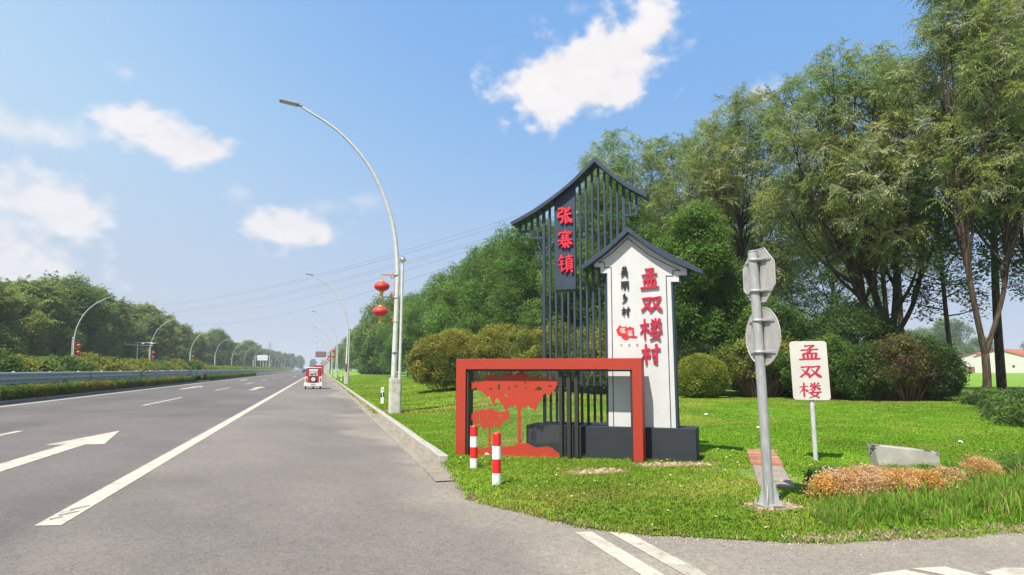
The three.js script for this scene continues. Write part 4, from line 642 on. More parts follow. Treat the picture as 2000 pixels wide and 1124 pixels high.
// second line of trees closing the view, and thin trunks
T('willow_tree', 'shaded tree in the second line behind the willows', 'second line of trees', 141, 'broad', 23.5, -44, 12.5, 4.2, 2.0, 12, 1000, { leaf: 1.25 });
T('willow_tree', 'shaded tree in the second line behind the willows', 'second line of trees', 142, 'broad', 29, -43, 14.5, 4.4, 2.2, 12, 1000, { leaf: 1.25 });
T('willow_tree', 'shaded tree in the second line behind the willows', 'second line of trees', 143, 'broad', 34, -42, 13.5, 4.2, 3.4, 11, 850, { leaf: 1.25 });
T('poplar_tree', 'young poplar with dark leaves and a thin trunk beside the forked willow', null, 144, 'poplar', 23.6, -22.4, 8.2, 2.5, 2.8, 9, 260, { trunk: 0.085, fork: 5.5, lean: -0.02 });
T('poplar_tree', 'slim poplar whose dark leafy top rises above the willows', null, 145, 'poplar', 28.3, -29.9, 17.0, 1.3, 13.2, 9, 170, { trunk: 0.12, fork: 12 });
T('poplar_tree', 'slim poplar at the field edge beyond the forked willow', null, 146, 'poplar', 27.0, -21.6, 9, 1.8, 3.2, 7, 140, { trunk: 0.08, fork: 6 });
// trees along the far carriageway
{
  const A = tree('roadside_tree', 'leafy green tree in the row beyond the far carriageway', 'trees beyond the far carriageway', 150, 'farWeep', -40, -84, 14.4, 5.2, 1.2, 15, 760, { gy: 0.05 }), B = tree('roadside_tree', A.userData.label, A.userData.group, 151, 'far', -40, -93, 13.8, 4.8, 1.0, 14, 760, { gy: 0.05 }), Cc = tree('roadside_tree', A.userData.label, A.userData.group, 152, 'farWeep', -41, -102, 12.6, 4.6, 1.4, 11, 520, { gy: 0.05 });
  const Dd = tree('roadside_tree', 'yellow green tree in the row beyond the far carriageway', 'yellow green trees beyond the far carriageway', 153, 'farLight', -39.5, -111, 11.4, 4.4, 1.0, 9, 520, { gy: 0.05 });
  const r = rng(5); let z = -119, k = 0;
  while (z > -560) { const p = [A, B, Cc, Dd][Math.floor(r() * 4)], s = (0.92 + 0.26 * r()) * (z < -330 && z > -400 ? 0.72 : 1) * (z < -280 ? 1.12 : 1.02); copy(p, 'roadside_tree', p.userData.label, [-39.5 - 3.5 * r(), 0.02, z], r() * 6.28, [s * (0.95 + 0.2 * r()), s, s * (0.95 + 0.2 * r())]); z -= 7.5 + 3 * r() + (-z - 100) * 0.018; k++; }
  for (let q = 0; q < 16; q++) copy([A, B][q % 2], 'roadside_tree', 'leafy green tree in the second row beyond the far carriageway', [-51 - 5 * r(), 0.02, -78 - q * 15 - 6 * r()], r() * 6.28, 1.0 + 0.15 * r(), 'second row of trees beyond the far carriageway');
  for (const [x, zz, s] of [[-38, -600, 1.2], [-36, -660, 1.2], [-34, -730, 1.2], [-30, -820, 1.3], [-24, -940, 1.3], [-10, -1150, 1.2], [6, -1180, 1.1], [18, -1000, 1.2], [22, -1200, 1.2]]) copy(B, 'roadside_tree', 'hazy tree closing the far end of the road', [x, 0, zz], x, s, 'trees at the far end of the road');
}
// distant trees and houses beyond the field
{
  const P = tree('distant_tree', 'hazy dark green tree behind the white houses', 'distant trees behind the houses', 160, 'far', 221, -212, 19, 7.5, 1, 12, 420, { leaf: 1.8, gy: 0.4 });
  [[262, -263, 1.0], [255, -228, 0.72], [285, -225, 0.78], [300, -240, 0.75], [240, -250, 0.9], [330, -255, 0.8], [200, -265, 0.95], [350, -230, 0.8]].forEach(([x, z, s], i) => copy(P, 'distant_tree', P.userData.label, [x, 0.3, z], i, [s * 1.15, s, s * 1.15]));
  const wall = std(C(0.70, 0.70, 0.70), 0.85, 0, { map: lampConcTex }), roofM = std(C(0.5, 0.14, 0.08), 0.85, 0, { map: concreteTex }), brick = std(C(0.24, 0.15, 0.10), 0.95, 0, { map: concreteTex });
  const house = (label, x, z, turn, w, h, rise, d) => {
    const g = thing('farm_house', label, 'house', [x, 0.3, z], turn); const o = [[-w / 2, 0], [w / 2, 0], [w / 2, h], [0, h + rise], [-w / 2, h]];
    mesh('wall', extrude(o, d, -d).translate(0, 0, 0), wall, g);
    const sl = Math.hypot(w / 2 + 0.3, rise), an = Math.atan2(rise, w / 2);
    for (const s of [-1, 1]) { const rf = mesh('roof', box(sl + 0.25, 0.16, d + 0.5).rotateZ(-s * an).translate(s * (w / 4 + 0.05), h + rise / 2 + 0.14, -d / 2), roofM, g); }
    mesh('window', box(0.6, 0.6, 0.06, w * 0.28, h * 0.42, 0.02), std(C(0.03, 0.035, 0.04), 0.3), g);
  };
  house('white gabled farmhouse with red roof nearest to the forked tree', 183, -159, -70 * RAD, 12.5, 4.6, 1.9, 22);
  house('white gabled farmhouse between the thin trunk and the forked trunk', 186, -169, -70 * RAD, 9, 4.4, 1.4, 18);
  house('white farmhouse with long red roof behind the thin trunk', 183.5, -175, -20 * RAD, 7, 4.8, 1.6, 16);
  house('white gabled farmhouse at the open end of the field', 204, -152, -70 * RAD, 12, 4.4, 2.0, 20);
  const bw = thing('brick_wall', 'low brown brick wall before the white farmhouses', 'wall', [181, 0.3, -165.5], -47 * RAD); mesh('wall_face', box(12, 1.7, 0.3, 0, 0.85, 0), brick, bw); mesh('coping', box(12.1, 0.12, 0.4, 0, 1.76, 0), brick, bw);
}
console.log('trees');

// --- shrubs along the lawn edge
const OLIVE = [[0.27, 0.27, 0.045], [0.33, 0.29, 0.06], [0.19, 0.24, 0.04], [0.13, 0.19, 0.035]], GREEN = [[0.10, 0.19, 0.03], [0.13, 0.23, 0.035], [0.08, 0.15, 0.03]], YEL = [[0.20, 0.235, 0.035], [0.24, 0.26, 0.04], [0.16, 0.205, 0.03]], DARK = [[0.06, 0.115, 0.03], [0.08, 0.14, 0.035]], BRONZE = [[0.12, 0.11, 0.04], [0.15, 0.14, 0.04], [0.11, 0.07, 0.045]];
bush('shrub', 'large rounded olive shrub behind the street lamp with lanterns', null, 201, 6.6, -37.2, 2.1, 3.1, 2.0, 1500, 'shrub', OLIVE, { bare: 0.16, twigs: 60, wood: M.brownTwig, leaf: 1.15, rough: 0.25 });
bush('shrub', 'olive shrub next to the rounded shrub behind the red frame post', null, 202, 9.2, -36.0, 2.1, 3.3, 1.9, 1500, 'shrub', OLIVE, { bare: 0.18, twigs: 60, wood: M.brownTwig, leaf: 1.15, rough: 0.28 });
bush('shrub', 'olive shrub behind the cut out tree panel', null, 203, 10.9, -33.0, 2.0, 3.1, 1.8, 1400, 'shrub', OLIVE, { bare: 0.2, twigs: 60, wood: M.brownTwig, leaf: 1.1, rough: 0.28 });
bush('shrub', 'olive shrub behind the slats beside the white slab', null, 204, 12.5, -29.8, 1.8, 3.0, 1.6, 1300, 'shrub', OLIVE, { bare: 0.2, twigs: 50, wood: M.brownTwig, leaf: 1.1 });
bush('shrub', 'clipped round yellow green bush beside the white slab', null, 205, 14.0, -24.6, 0.92, 1.6, 0.92, 1300, 'box', [[0.24, 0.29, 0.04], [0.28, 0.31, 0.045], [0.19, 0.25, 0.035]], { rough: 0.1, leaf: 1.25, bare: 0.03 });
bush('shrub', 'dark green shrub behind the clipped round bush', null, 206, 15.0, -26.8, 1.2, 2.5, 1.1, 850, 'shrub', DARK, { bare: 0.15, twigs: 40, wood: M.brownTwig });
bush('shrub', 'twiggy shrub with bare brown stems behind the steel sign post', null, 207, 16.6, -24.6, 1.5, 2.4, 1.2, 600, 'shrub', OLIVE, { rough: 0.7, bare: 0.5, twigs: 340, twig: 0.02, wood: M.brownTwig });
bush('shrub', 'shrub with brown stems behind the village name plate', null, 208, 17.7, -22.6, 1.4, 2.2, 1.1, 700, 'shrub', GREEN, { rough: 0.6, bare: 0.45, twigs: 300, twig: 0.02, wood: M.brownTwig });
bush('shrub', 'leafy green shrub beside the village name plate', null, 209, 18.6, -21.2, 1.2, 1.9, 1.0, 750, 'shrub', [[0.08, 0.15, 0.028], [0.10, 0.18, 0.03], [0.05, 0.10, 0.025]], { bare: 0.1, twigs: 40 });
bush('shrub', 'bronze tinged twiggy shrub before the forked willow trunks', null, 210, 19.5, -20.7, 1.5, 2.0, 1.1, 480, 'shrub', BRONZE, { rough: 0.8, bare: 0.42, twigs: 360, twig: 0.02, wood: M.brownTwig });
bush('shrub', 'dark shrub at the end of the shrub row beside the field', null, 211, 20.5, -20.5, 0.9, 2.1, 1.1, 700, 'shrub', DARK, { bare: 0.1, twigs: 90, wood: M.brownTwig });
bush('shrub', 'tall green shrub closing the row behind the twiggy shrubs', 'tall shrubs closing the row', 212, 18.0, -26.0, 2.0, 4.0, 1.6, 1200, 'shrub', GREEN, { bare: 0.05, leaf: 1.3 });
bush('shrub', 'tall green shrub closing the row behind the twiggy shrubs', 'tall shrubs closing the row', 213, 20.6, -24.0, 1.9, 3.7, 1.6, 1100, 'shrub', DARK, { bare: 0.05, leaf: 1.3 });
bush('shrub', 'dark green shrub low behind the plinth and slats', null, 214, 16.4, -30.0, 2.2, 3.6, 1.6, 1100, 'shrub', GREEN, { bare: 0.05, leaf: 1.35 });
bush('shrub', 'clipped round green bush at the distant end of the lawn', null, 215, 9.9, -150, 2.4, 2.0, 2.2, 500, 'farShrub', GREEN, { rough: 0.08 });
bush('shrub', 'clipped dark dome bush at the distant end of the lawn', null, 216, 11.8, -140, 2.9, 2.8, 2.6, 620, 'farShrub', DARK, { rough: 0.08 });
for (let k = 0; k < 9; k++) bush('undergrowth_plant', 'low dark green undergrowth plant below the forked willow', 'undergrowth below the forked willow', 220 + k, [20.6, 19.4, 18.2, 17.2, 18.8, 16.5, 17.9, 20.0, 21.4][k], [-17.8, -16.3, -15.0, -13.9, -14.4, -13.0, -13.2, -15.4, -17.0][k], 1.15, [0.36, 0.36, 0.28, 0.3, 0.2, 0.26, 0.2, 0.28, 0.3][k], 0.8, 230, 'shrub', [[0.09, 0.16, 0.03], [0.14, 0.23, 0.035], [0.07, 0.12, 0.03]], { category: 'plant', rough: 0.95, twigs: 16 });

// --- median planting
{
  const P = [[[0.08, 0.135, 0.035], [0.10, 0.17, 0.035]], [[0.25, 0.25, 0.04], [0.18, 0.22, 0.04], [0.29, 0.27, 0.045]], [[0.13, 0.19, 0.04], [0.17, 0.225, 0.05]]].map((cols, i) => bush('median_shrub', ['dark green median shrub behind the guardrail', 'yellow green median shrub behind the guardrail', 'mid green median shrub behind the guardrail'][i], ['dark median shrubs', 'yellow median shrubs', 'green median shrubs'][i], 240 + i, -15.9, -27 - i * 2.4, 1.5, 2.0, 1.0, 420, 'farShrub', cols, { gy: 0.1, rough: 0.45 }));
  const r = rng(9); for (let z = -34.5; z > -108; z -= 2.3) { const i = Math.floor(r() * 3), h = 0.85 + 0.3 * r(); copy(P[i], 'median_shrub', P[i].userData.label, [-15.9 + (r() - 0.5) * 0.6, 0.1, z], r() * 6.28, [1, h, 1.1]); }
  const hedge = (label, x, z0, z1, w, h, n, cols, geo, leaf) => {
    const g = thing('clipped_hedge', label, 'hedge', [x, 0.12, (z0 + z1) / 2]), rr = rng(Math.abs(z0 * 7) | 0), items = [], stems = []; const L = z0 - z1;
    for (let i = 0; i < n; i++) { const f = rr(), u = (rr() - 0.5), z = (rr() - 0.5) * L; let px, py; if (f < 0.5) { px = u * w; py = h * (0.9 + 0.12 * rr()); } else { px = (w / 2) * (f < 0.9 ? 1 : -1) * (0.85 + 0.15 * rr()); py = h * (0.05 + 0.9 * rr()); } py += 0.1 * h * (fbm(z * 0.9, 3, px, 3) - 0.5); const c = cols[Math.floor(clamp(noise3(z * 0.35, 1, 2) * 1.6 - 0.3 + (rr() - 0.5) * 0.4, 0, 0.999) * cols.length)], b = 0.75 + 0.5 * rr(); items.push([px, py, z, rr() * 6.28, (rr() - 0.5) * 2, leaf * (0.7 + 0.6 * rr()), c[0] * b, c[1] * b, c[2] * b]); }
    for (let z = -L / 2 + 0.3; z < L / 2; z += Math.max(0.5, L / 160)) stems.push(tube([[0, 0, z], [0.05, h * 0.7, z + 0.05]], [0.015, 0.008], 4, 2)); mesh('stem', stems, M.twig, g);
    instances('foliage', CL[geo], M.leaf, items, g);
  };
  hedge('low clipped hedge under the guardrail beside the lanes', -13.95, -18, -88, 0.85, 0.52, 9000, [[0.10, 0.16, 0.03], [0.16, 0.22, 0.035], [0.21, 0.20, 0.04]], 'shrub', 0.9);
  hedge('low clipped hedge under the distant stretch of guardrail', -13.95, -97, -165, 0.85, 0.52, 4500, [[0.10, 0.16, 0.03], [0.14, 0.20, 0.035]], 'shrub', 1.2);
  hedge('bright clipped hedge along the distant stretch of median', -15.9, -86, -420, 1.2, 1.62, 5500, [[0.17, 0.26, 0.04], [0.23, 0.28, 0.045], [0.15, 0.21, 0.04]], 'farShrub', 1.1);
}
console.log('shrubs');
// ------------------------------------------------------------------ grass
const BARE = [[3.8, -9.63, 0.42, 0.22], [5.35, -9.98, 0.5, 0.16], [4.95, -10.05, 0.3, 0.16], [4.62, -6.74, 0.3, 0.24], [5.9, -8.6, 0.34, 0.9], [2.55, -27.6, 0.6, 0.5]];   // x, z, half sizes of bare or paved spots
const inBare = (x, z) => BARE.some(([a, b, c, d]) => ((x - a) / c) ** 2 + ((z - b) / d) ** 2 < 0.8 + 0.5 * noise3(x * 6, 1, z * 6));
const inBox = (x, z) => { const c = Math.cos(E_TURN), s = Math.sin(E_TURN), dx = x - 5.68, dz = z + 10.22, lx = dx * c - dz * s, lz = dx * s + dz * c; return lx > -2.76 && lx < 0.02 && lz < 0.02 && lz > -0.63; };
const onStrip = (x, z) => { const t = (z + 7.8) / (-16 + 7.8); if (t < -0.02 || t > 0.47) return false; const cx = lerp(5.42, 10.4, t); return Math.abs(x - cx) < 0.26; };
{
  const r = rng(31), near = [], far = [], dry = [];
  const put = (list, x, z, size) => {
    const n = fbm(x * 0.6, 3, z * 0.6, 3), dr = dryness(x, z), b = (0.8 + 0.4 * r()) * (0.68 + 0.6 * n);
    const g = [0.155, 0.295, 0.013], y = [0.34, 0.31, 0.07], k = clamp(dr * 0.8 + (r() < 0.08 ? 0.6 : 0));
    list.push([x, groundY(x, z) - 0.006, z, r() * 6.28, 0, size * (0.7 + 0.6 * r()), lerp(g[0], y[0], k) * b, lerp(g[1], y[1], k) * b, lerp(g[2], y[2], k) * b]);
  };
  for (let i = 0; i < 120000; i++) {
    const D = 6 + 22 * r() ** 1.5, u = (r() * 2.05 - 0.55) * 0.78, x = (u * D) * 0.9662 + D * 0.2578, z = -(D * 0.9662 - u * D * 0.2578);
    if (x < 1.8 || x > 34 || z > lawnEdge(x) - 0.02 || (x < 1.965 && z < lawnLimit(x)) || (x < 2.03 && z < -11.38) || inBox(x, z) || inBare(x, z) || onStrip(x, z)) continue;
    put(near, x, z, 1.0);
  }
  for (let i = 0; i < 26000; i++) { const z = -24 - 110 * r() ** 1.7, x = 2.05 + 8.5 * r(); put(far, x, z, 1.7); }
  tag(instances('lawn_grass', CL.tuft, M.grass, near), 'short green lawn grass round the monument', 'grass', null, 'stuff');
  tag(instances('lawn_grass', CL.tuftBig, M.grass, far), 'short green lawn grass along the kerb into the distance', 'grass', null, 'stuff');
  // dry clippings and dead grass along the road edge
  for (let i = 0; i < 5200; i++) { const x = 1.8 + 9.5 * r() ** 1.6, z = lawnEdge(x) - 0.06 + (r() + r() - 1) * 0.13; if (r() > 0.03 + 0.4 * smooth(0.5, 0.66, fbm(x * 1.3, 2, z * 1.3, 3))) continue; const b = 0.7 + 0.6 * r(); dry.push([x, Math.max(groundY(x, z), 0.004) , z, r() * 6.28, (r() - 0.5) * 1.6, 0.4 + 0.6 * r(), 0.33 * b, 0.25 * b, 0.15 * b]); }
  for (const [a, b, c, d] of BARE.slice(0, 6)) for (let i = 0; i < 90; i++) { const x = a + (r() * 2 - 1) * c * 1.15, z = b + (r() * 2 - 1) * d * 1.15, k = 0.7 + 0.6 * r(); if (!inBox(x, z)) dry.push([x, groundY(x, z) + 0.004, z, r() * 6.28, (r() - 0.5), 0.4 + 0.6 * r(), 0.32 * k, 0.23 * k, 0.12 * k]); }
  tag(instances('dry_grass', CL.dryTuft, M.dry, dry), 'brown dry grass along the edge of the side road', 'dry grass', null, 'stuff');
  // rank grass on the corner by the road and round the dead hedge
  const tall = [];
  for (let i = 0; i < 2600; i++) {
    const x = 4.7 + 7 * r(), z0 = lawnEdge(x) - 0.14, z = z0 - 1.5 * r() ** 1.1 * smooth(4.4, 6.2, x) - 0.35 * r(), b = 0.7 + 0.6 * r(), k = r() < 0.12 ? 1 : 0;
    if (inBare(x, z) || Math.hypot(x - 4.62, z + 6.79) < 0.3) continue;
    tall.push([x, groundY(x, z) - 0.01, z, r() * 6.28, (r() - 0.5) * 0.3, 0.32 + 0.42 * r() * smooth(4.6, 6.4, x) + (r() < 0.04 ? 0.35 : 0), lerp(0.15, 0.34, k) * b, lerp(0.27, 0.32, k) * b, lerp(0.025, 0.09, k) * b]);
  }
  for (let i = 0; i < 260; i++) { const a = r() * 6.28, d = 0.12 + 0.4 * r(), sp = [[4.62, -6.79], [5.68 - 0.5, -10.5], [3.3, -11.0], [2.2, -8.9], [2.24, -10.5], [3.9, -10.75]][i % 6], x = sp[0] + Math.cos(a) * d, z = sp[1] + Math.sin(a) * d; if (x < 1.95 || inBox(x, z) || z > lawnEdge(x) - 0.1 || inBare(x, z)) continue; const b = 0.7 + 0.6 * r(); tall.push([x, groundY(x, z) - 0.01, z, r() * 6.28, (r() - 0.5) * 0.4, 0.16 + 0.16 * r(), 0.18 * b, 0.28 * b, 0.025 * b]); }
  tag(instances('rank_grass', CL.reed, M.grass, tall), 'long arching grass on the corner beside the side road', 'grass', null, 'stuff');
}
{ // fallen leaves, weeds and grit
  const r = rng(87), fall = [], weed = [], grit = [], onLawn = (x, z) => !(x < 1.98 || z > lawnEdge(x) - 0.03 || (x < 2.05 && z < -11.3) || inBox(x, z));
  const oneLeaf = cluster(25, 1, 0.001, 0.05, 0.026), rosette = cluster(26, 9, 0.03, 0.07, 0.028);
  for (let i = 0; i < 2600; i++) { const D = 6 + 18 * r() ** 1.3, u = (r() * 1.9 - 0.5) * 0.78, x = u * D * 0.9662 + D * 0.2578, z = -(D * 0.9662 - u * D * 0.2578); if (!onLawn(x, z) || r() > 0.25 + 1.2 * smooth(0.45, 0.65, fbm(x * 0.8, 9, z * 0.8, 3))) continue; const b = 0.7 + 0.6 * r(), c = r() < 0.5 ? [0.48, 0.40, 0.14] : r() < 0.5 ? [0.36, 0.24, 0.12] : [0.55, 0.50, 0.34]; fall.push([x, groundY(x, z) + 0.03, z, r() * 6.28, (r() - 0.5) * 0.8, 0.5 + 0.7 * r(), c[0] * b, c[1] * b, c[2] * b]); }
  for (let i = 0; i < 1500; i++) { const D = 6 + 16 * r() ** 1.3, u = (r() * 1.9 - 0.5) * 0.78, x = u * D * 0.9662 + D * 0.2578, z = -(D * 0.9662 - u * D * 0.2578); if (!onLawn(x, z) || r() > 1.6 * smooth(0.5, 0.66, fbm(x * 0.6 + 3, 2, z * 0.6, 3))) continue; const b = 0.75 + 0.5 * r(); weed.push([x, groundY(x, z) + 0.012, z, r() * 6.28, 0, 0.5 + 0.8 * r(), 0.12 * b, 0.25 * b, 0.03 * b]); }
  for (let i = 0; i < 1500; i++) { const x = 1.55 + 8 * r() ** 1.5, z = lawnEdge(x) + 0.02 + 0.5 * r() * r() - (x < 1.8 ? 2 * r() : 0), b = 0.6 + 0.6 * r(); if (x > 1.95 && z < lawnEdge(x)) continue; grit.push([x, 0.004, z, r() * 6, r() * 6, 0.1 + 0.3 * r() * r(), 0.40 * b, 0.34 * b, 0.26 * b]); }
  tag(instances('fallen_leaves', oneLeaf, M.dry, fall), 'yellow and brown fallen leaves scattered on the lawn', 'leaves', null, 'stuff');
  tag(instances('lawn_weeds', rosette, M.grass, weed), 'broad leaved weeds dotted through the lawn', 'weeds', null, 'stuff');
  tag(instances('road_grit', new THREE.IcosahedronGeometry(0.03, 0), M.dry, grit), 'grit along the asphalt edge of the lawn', 'grit', null, 'stuff');
}
console.log('grass');

// ------------------------------------------------------------------ corner planting, stone, bricks, soil
const ORANGE = [[0.64, 0.37, 0.10], [0.70, 0.47, 0.19], [0.64, 0.45, 0.25], [0.56, 0.40, 0.24]];
const dead = { category: 'dead shrub', rough: 0.85, twigs: 130, twig: 0.006, leaf: 0.9, wood: M.brownTwig };
bush('dead_hedge_plant', 'orange dead hedge plant nearest to the steel sign post', null, 301, 5.7, -7.0, 0.3, 0.27, 0.22, 420, 'fine', ORANGE, dead);
bush('dead_hedge_plant', 'tallest orange dead hedge plant before the pale stone', null, 302, 6.1, -6.92, 0.38, 0.31, 0.26, 520, 'fine', ORANGE, dead);
bush('dead_hedge_plant', 'tan end plant of the long dead hedge before the pale stone', null, 303, 6.52, -6.86, 0.32, 0.27, 0.24, 430, 'fine', ORANGE, dead);
bush('dead_hedge_plant', 'small tan dead plant in a gap of the green hedge', null, 304, 7.2, -7.05, 0.15, 0.25, 0.14, 120, 'fine', [[0.62, 0.42, 0.22], [0.56, 0.35, 0.17]], dead);
bush('dead_hedge_plant', 'thin strip of dead hedge amid the rank grass', null, 305, 8.1, -7.45, 0.28, 0.29, 0.15, 200, 'fine', [[0.66, 0.45, 0.20], [0.58, 0.36, 0.14]], dead);
[[6.6, -7.62], [6.95, -7.7], [7.55, -7.7], [8.1, -7.75], [8.7, -7.8], [9.3, -7.9], [7.1, -7.35], [8.9, -7.45], [9.9, -7.9]].forEach(([x, z], i) => bush('hedge_plant', 'green hedge plant between the dead hedge and the pale stone', 'green hedge by the pale stone', 310 + i, x, z + 0.1, 0.44, [0.17, 0.17, 0.16, 0.17, 0.2, 0.24, 0.19, 0.26, 0.28][i], 0.28, 420, 'fine', [[0.10, 0.22, 0.022], [0.13, 0.26, 0.03], [0.08, 0.17, 0.02]], { rough: 0.2 }));
bush('hedge_plant', 'small green hedge plant beside the orange dead hedge', null, 330, 5.95, -7.5, 0.22, 0.24, 0.2, 200, 'fine', [[0.07, 0.15, 0.022], [0.09, 0.18, 0.03]], { rough: 0.2 });
{
  const g = thing('stone_slab', 'pale grey rough stone slab leaning on the lawn behind the hedge', 'stone', [8.36, groundY(8.36, -8.8) + 0.0, -8.8], -0.1);
  const o = [[-0.50, 0], [0.50, 0], [0.53, 0.23], [0.2, 0.275], [-0.2, 0.315], [-0.53, 0.35]], geo = extrude(o, 0.16, -0.16, undefined, 0.02), p = geo.attributes.position;
  for (let i = 0; i < p.count; i++) { const k = 0.03 * (fbm(p.getX(i) * 5, p.getY(i) * 5, p.getZ(i) * 5, 3) - 0.5); p.setXYZ(i, p.getX(i) + k, p.getY(i) + k, p.getZ(i) - 0.25 * p.getY(i) + k); } geo.computeVertexNormals();
  const stoneTex = tex(256, (x, y, u, v) => { const c = tfbm(u, v, 5, 6, 131), crack = smooth(0.035, 0.0, Math.abs(tfbm(u, v * 2, 3, 4, 137) - 0.5)), l = 0.86 + 0.3 * (c - 0.5) - 0.5 * crack * smooth(0.45, 0.6, tile(u, v, 3, 139)); return [l, l * 0.99, l * 0.96]; });
  mesh('block', geo, std(C(0.42, 0.41, 0.38), 0.95, 0, { map: stoneTex, bumpMap: stoneTex, bumpScale: 0.02 }), g);
}
{ // strip of bricks and concrete cover let into the lawn
  const dir = V(10.4 - 5.42, 0, -16 + 7.8).normalize(), side = V(-dir.z, 0, dir.x), ang = Math.atan2(dir.x, dir.z), r = rng(61);
  const at = (t, s) => V(5.42, 0, -7.8).addScaledVector(dir, t).addScaledVector(side, s);
  const g = new THREE.Group(); g.name = 'brick_paving'; g.userData.kind = 'structure'; scene.add(g);
  const mats = [[0.42, 0.17, 0.10], [0.50, 0.24, 0.15], [0.36, 0.15, 0.10], [0.46, 0.29, 0.20]].map((c) => std(C(...c), 0.95, 0, { map: concreteTex })), brick = new RoundedBoxGeometry(0.23, 0.06, 0.11, 1, 0.006);
  for (let i = 0; i < 17; i++) for (let j = -1; j <= 0; j++) { const p = at(2.05 + i * 0.122, (j + 0.5) * 0.235), m = new THREE.Mesh(brick, mats[Math.floor(r() * 4)]); m.name = 'brick'; m.position.set(p.x, groundY(p.x, p.z) + 0.004 + 0.008 * r(), p.z); m.rotation.y = ang + (r() - 0.5) * 0.06; m.castShadow = m.receiveShadow = true; g.add(m); }
  const c = new THREE.Group(); c.name = 'concrete_strip'; c.userData.kind = 'structure'; scene.add(c);
  for (let i = 0; i < 4; i++) { const p = at(0.25 + i * 0.49, 0), m = new THREE.Mesh(new RoundedBoxGeometry(0.42, 0.06, 0.48, 1, 0.008), M.gutter); m.name = 'concrete_cover'; m.position.set(p.x, groundY(p.x, p.z) + 0.002, p.z); m.rotation.y = ang; m.castShadow = m.receiveShadow = true; c.add(m); }
  // bare soil spots with clods
  const soil = std(C(0.36, 0.255, 0.17), 1, 0, { map: concreteTex, bumpMap: concreteBump, bumpScale: 0.02 }), clods = [], seen = [];
  BARE.slice(0, 6).forEach(([a, b, w, d], k) => {
    if (k === 4) return; const pts = []; for (let i = 0; i < 26; i++) { const t = i / 26 * 6.283, f = 0.7 + 0.6 * noise3(Math.cos(t) * 2 + k * 7, Math.sin(t) * 2, 4); pts.push([a + Math.cos(t) * w * f, b + Math.sin(t) * d * f]); }
    const s = sheet(pts, 0), p = s.attributes.position; for (let i = 0; i < p.count; i++) p.setY(i, groundY(p.getX(i), p.getZ(i)) + 0.012); structure('bare_soil', s, k === 3 ? std(C(0.34, 0.29, 0.22), 1, 0, { map: concreteTex }) : soil);
    for (let i = 0; i < 46; i++) { const x = a + (r() * 2 - 1) * w * 0.85, z = b + (r() * 2 - 1) * d * 0.85, q = 0.35 + 0.8 * r(), kk = 0.8 + 0.4 * r(); if (inBox(x, z)) continue; clods.push([x, groundY(x, z) + 0.012, z, r() * 6, r() * 6, q, 0.36 * kk, 0.26 * kk, 0.18 * kk]); }
  });
  const rock = new THREE.IcosahedronGeometry(0.028, 1), rp = rock.attributes.position; for (let i = 0; i < rp.count; i++) { const k = 0.75 + 0.5 * noise3(rp.getX(i) * 60, rp.getY(i) * 60, rp.getZ(i) * 60); rp.setXYZ(i, rp.getX(i) * k, rp.getY(i) * k * 0.7, rp.getZ(i) * k); } rock.computeVertexNormals();
  tag(instances('soil_clods', rock, M.dry, clods), 'crumbled soil on the bare spots before the monument', 'soil', null, 'stuff');
  const paper = std(C(0.75, 0.74, 0.72), 0.8, 0, { side: THREE.DoubleSide });
  const scrap = (label, x, z, s) => { const q = new THREE.PlaneGeometry(s, s * 0.7, 5, 4), pp = q.attributes.position; for (let i = 0; i < pp.count; i++) pp.setZ(i, s * 0.5 * (noise3(pp.getX(i) / s * 4 + x, pp.getY(i) / s * 4, 1) - 0.3)); q.computeVertexNormals(); const m = mesh('paper_scrap', q.rotateX(-Math.PI / 2 + 0.2), paper); m.position.set(x, groundY(x, z) + 0.03, z); tag(m, label, 'litter'); };
  scrap('crumpled white paper scrap on the lawn beyond the pale stone', 11.9, -11.3, 0.1); scrap('white paper scrap on the lawn behind the village name sign', 9.6, -14.4, 0.1); scrap('pale scrap lying by the shadow of the steel post', 5.02, -7.25, 0.09); scrap('white scrap in the grass under the cut out hills', 2.75, -11.9, 0.07); scrap('white scrap behind the plinth', 9.9, -17.2, 0.1);
}

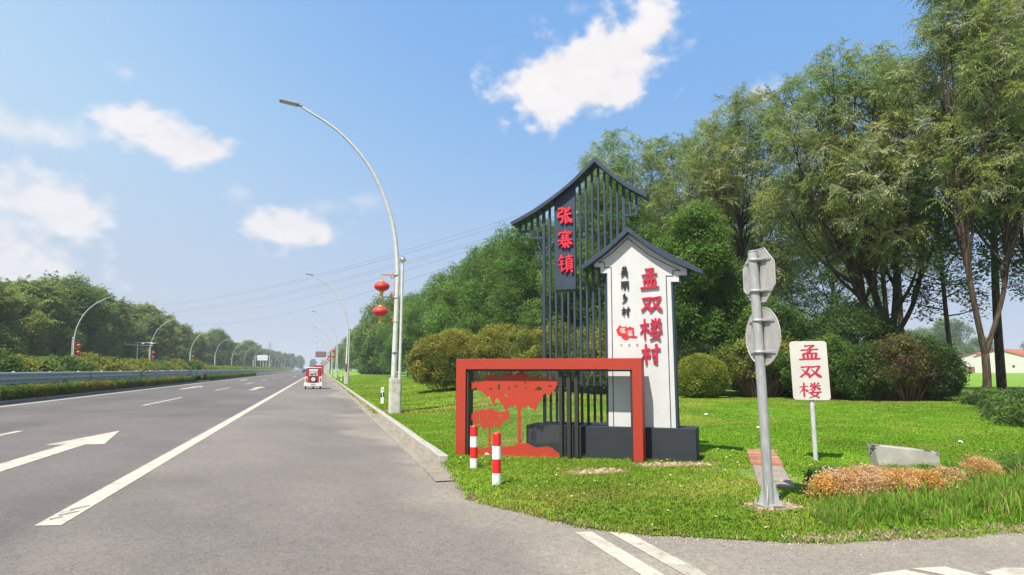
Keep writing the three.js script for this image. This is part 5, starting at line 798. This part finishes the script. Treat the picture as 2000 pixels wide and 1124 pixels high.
// ------------------------------------------------------------------ vehicles
{
  const red = new THREE.MeshPhysicalMaterial({ color: C(0.36, 0.018, 0.025), roughness: 0.35, clearcoat: 0.6 }), white = std(C(0.72, 0.70, 0.68), 0.4), glass = std(C(0.45, 0.46, 0.47), 0.15), dark = std(C(0.03, 0.03, 0.035), 0.5);
  const g = thing('electric_tricycle', 'small red and white three wheeled cab vehicle with a spare wheel driving away', 'tricycle', [-0.45, 0, -57.6]);
  const prof = [[-0.62, 0.34], [0.62, 0.34], [0.62, 0.95], [0.55, 1.5], [0.48, 1.6], [-0.48, 1.6], [-0.55, 1.5], [-0.62, 0.95]];
  mesh('cabin', extrude(prof, 2.1, -2.1, undefined, 0.03), red, g);
  mesh('roof', box(1.22, 0.06, 2.25, 0, 1.63, -1.05, 0.025), white, g);
  for (const s of [-1, 1]) { mesh('corner_pillar', extrude([[s * 0.63, 0.36], [s * 0.45, 0.36], [s * 0.42, 0.95], [s * 0.63, 0.97]], 0.06, 0.0), white, g); mesh('tail_light', box(0.08, 0.28, 0.04, s * 0.53, 0.72, 0.08, 0.015), std(C(0.5, 0.02, 0.02), 0.3), g); mesh('side_window', box(0.02, 0.42, 1.4, s * 0.6, 1.2, -1.0), glass, g); }
  mesh('bumper', box(1.36, 0.26, 0.12, 0, 0.34, 0.05, 0.03), white, g); mesh('plate', box(0.36, 0.12, 0.01, 0, 0.38, 0.118), std(C(0.35, 0.36, 0.38), 0.5), g);
  const rw = mesh('rear_window', extrude([[-0.33, 1.02], [0.33, 1.02], [0.29, 1.42], [-0.29, 1.42]], 0.03, 0.02), glass, g); mesh('window_sticker', [box(0.2, 0.09, 0.01, -0.12, 1.13, 0.055), box(0.12, 0.14, 0.01, 0.14, 1.17, 0.055)], dark, rw); mesh('valance', box(0.68, 0.1, 0.02, 0, 1.47, 0.045), white, rw);
  const sp = mesh('spare_wheel', new THREE.TorusGeometry(0.19, 0.055, 10, 28).translate(0, 0.76, 0.08), M.rubber, g); mesh('cover', new THREE.CylinderGeometry(0.16, 0.17, 0.08, 28).rotateX(Math.PI / 2).translate(0, 0.76, 0.08), white, sp); mesh('hub', new THREE.CylinderGeometry(0.03, 0.03, 0.1, 12).rotateX(Math.PI / 2).translate(0, 0.76, 0.09), dark, sp);
  const wheel = (x, z) => { const w = mesh('wheel', new THREE.TorusGeometry(0.19, 0.06, 10, 24).rotateY(Math.PI / 2).translate(x, 0.25, z), M.rubber, g); mesh('rim', new THREE.CylinderGeometry(0.14, 0.14, 0.06, 20).rotateZ(Math.PI / 2).translate(x, 0.25, z), M.silver, w); };
  wheel(-0.55, -0.25); wheel(0.55, -0.25); wheel(0, -1.85);
  const car = (name, label, cat, x, z, w, h, len, body, side) => {
    const c = thing(name, label, cat, [x, 0, z]); const low = h * 0.55;
    mesh('body', extrude(side, w, -w / 2, undefined, 0.05).rotateY(-Math.PI / 2), body, c);
    mesh('rear_window', box(w * 0.78, h * 0.2, 0.03, 0, h * 0.76, 0.03).rotateX(0), dark, c);
    for (const s of [-1, 1]) { mesh('tail_light', box(0.22, 0.16, 0.05, s * w * 0.38, h * 0.5, 0.04, 0.02), std(C(0.45, 0.02, 0.02), 0.3), c); for (const zz of [-0.8, -len + 0.8]) mesh('wheel', new THREE.CylinderGeometry(0.33, 0.33, 0.22, 20).rotateZ(Math.PI / 2).translate(s * (w / 2 - 0.12), 0.33, zz), M.rubber, c); }
    mesh('bumper', box(w, 0.2, 0.1, 0, 0.42, 0.03, 0.03), dark, c);
  };
  car('blue_car', 'distant blue car in the lane beside the small red cab vehicle', 'car', -5.0, -270, 1.9, 1.6, 4.4, new THREE.MeshPhysicalMaterial({ color: C(0.03, 0.07, 0.28), roughness: 0.3, clearcoat: 0.7 }), [[0, 0.3], [0, 0.95], [-0.3, 1.5], [-1.2, 1.6], [-2.3, 1.55], [-3.1, 1.0], [-4.3, 0.8], [-4.4, 0.3]].reverse());
  car('box_truck', 'red box truck on the shoulder in front of the small cab vehicle', 'truck', -0.2, -196, 2.4, 2.5, 5, new THREE.MeshPhysicalMaterial({ color: C(0.55, 0.02, 0.02), roughness: 0.4 }), [[0, 0.5], [0, 2.5], [-3.4, 2.5], [-3.5, 2.2], [-4.6, 2.1], [-5, 1.2], [-5, 0.5]].reverse());
}
renderer.render(scene, camera);
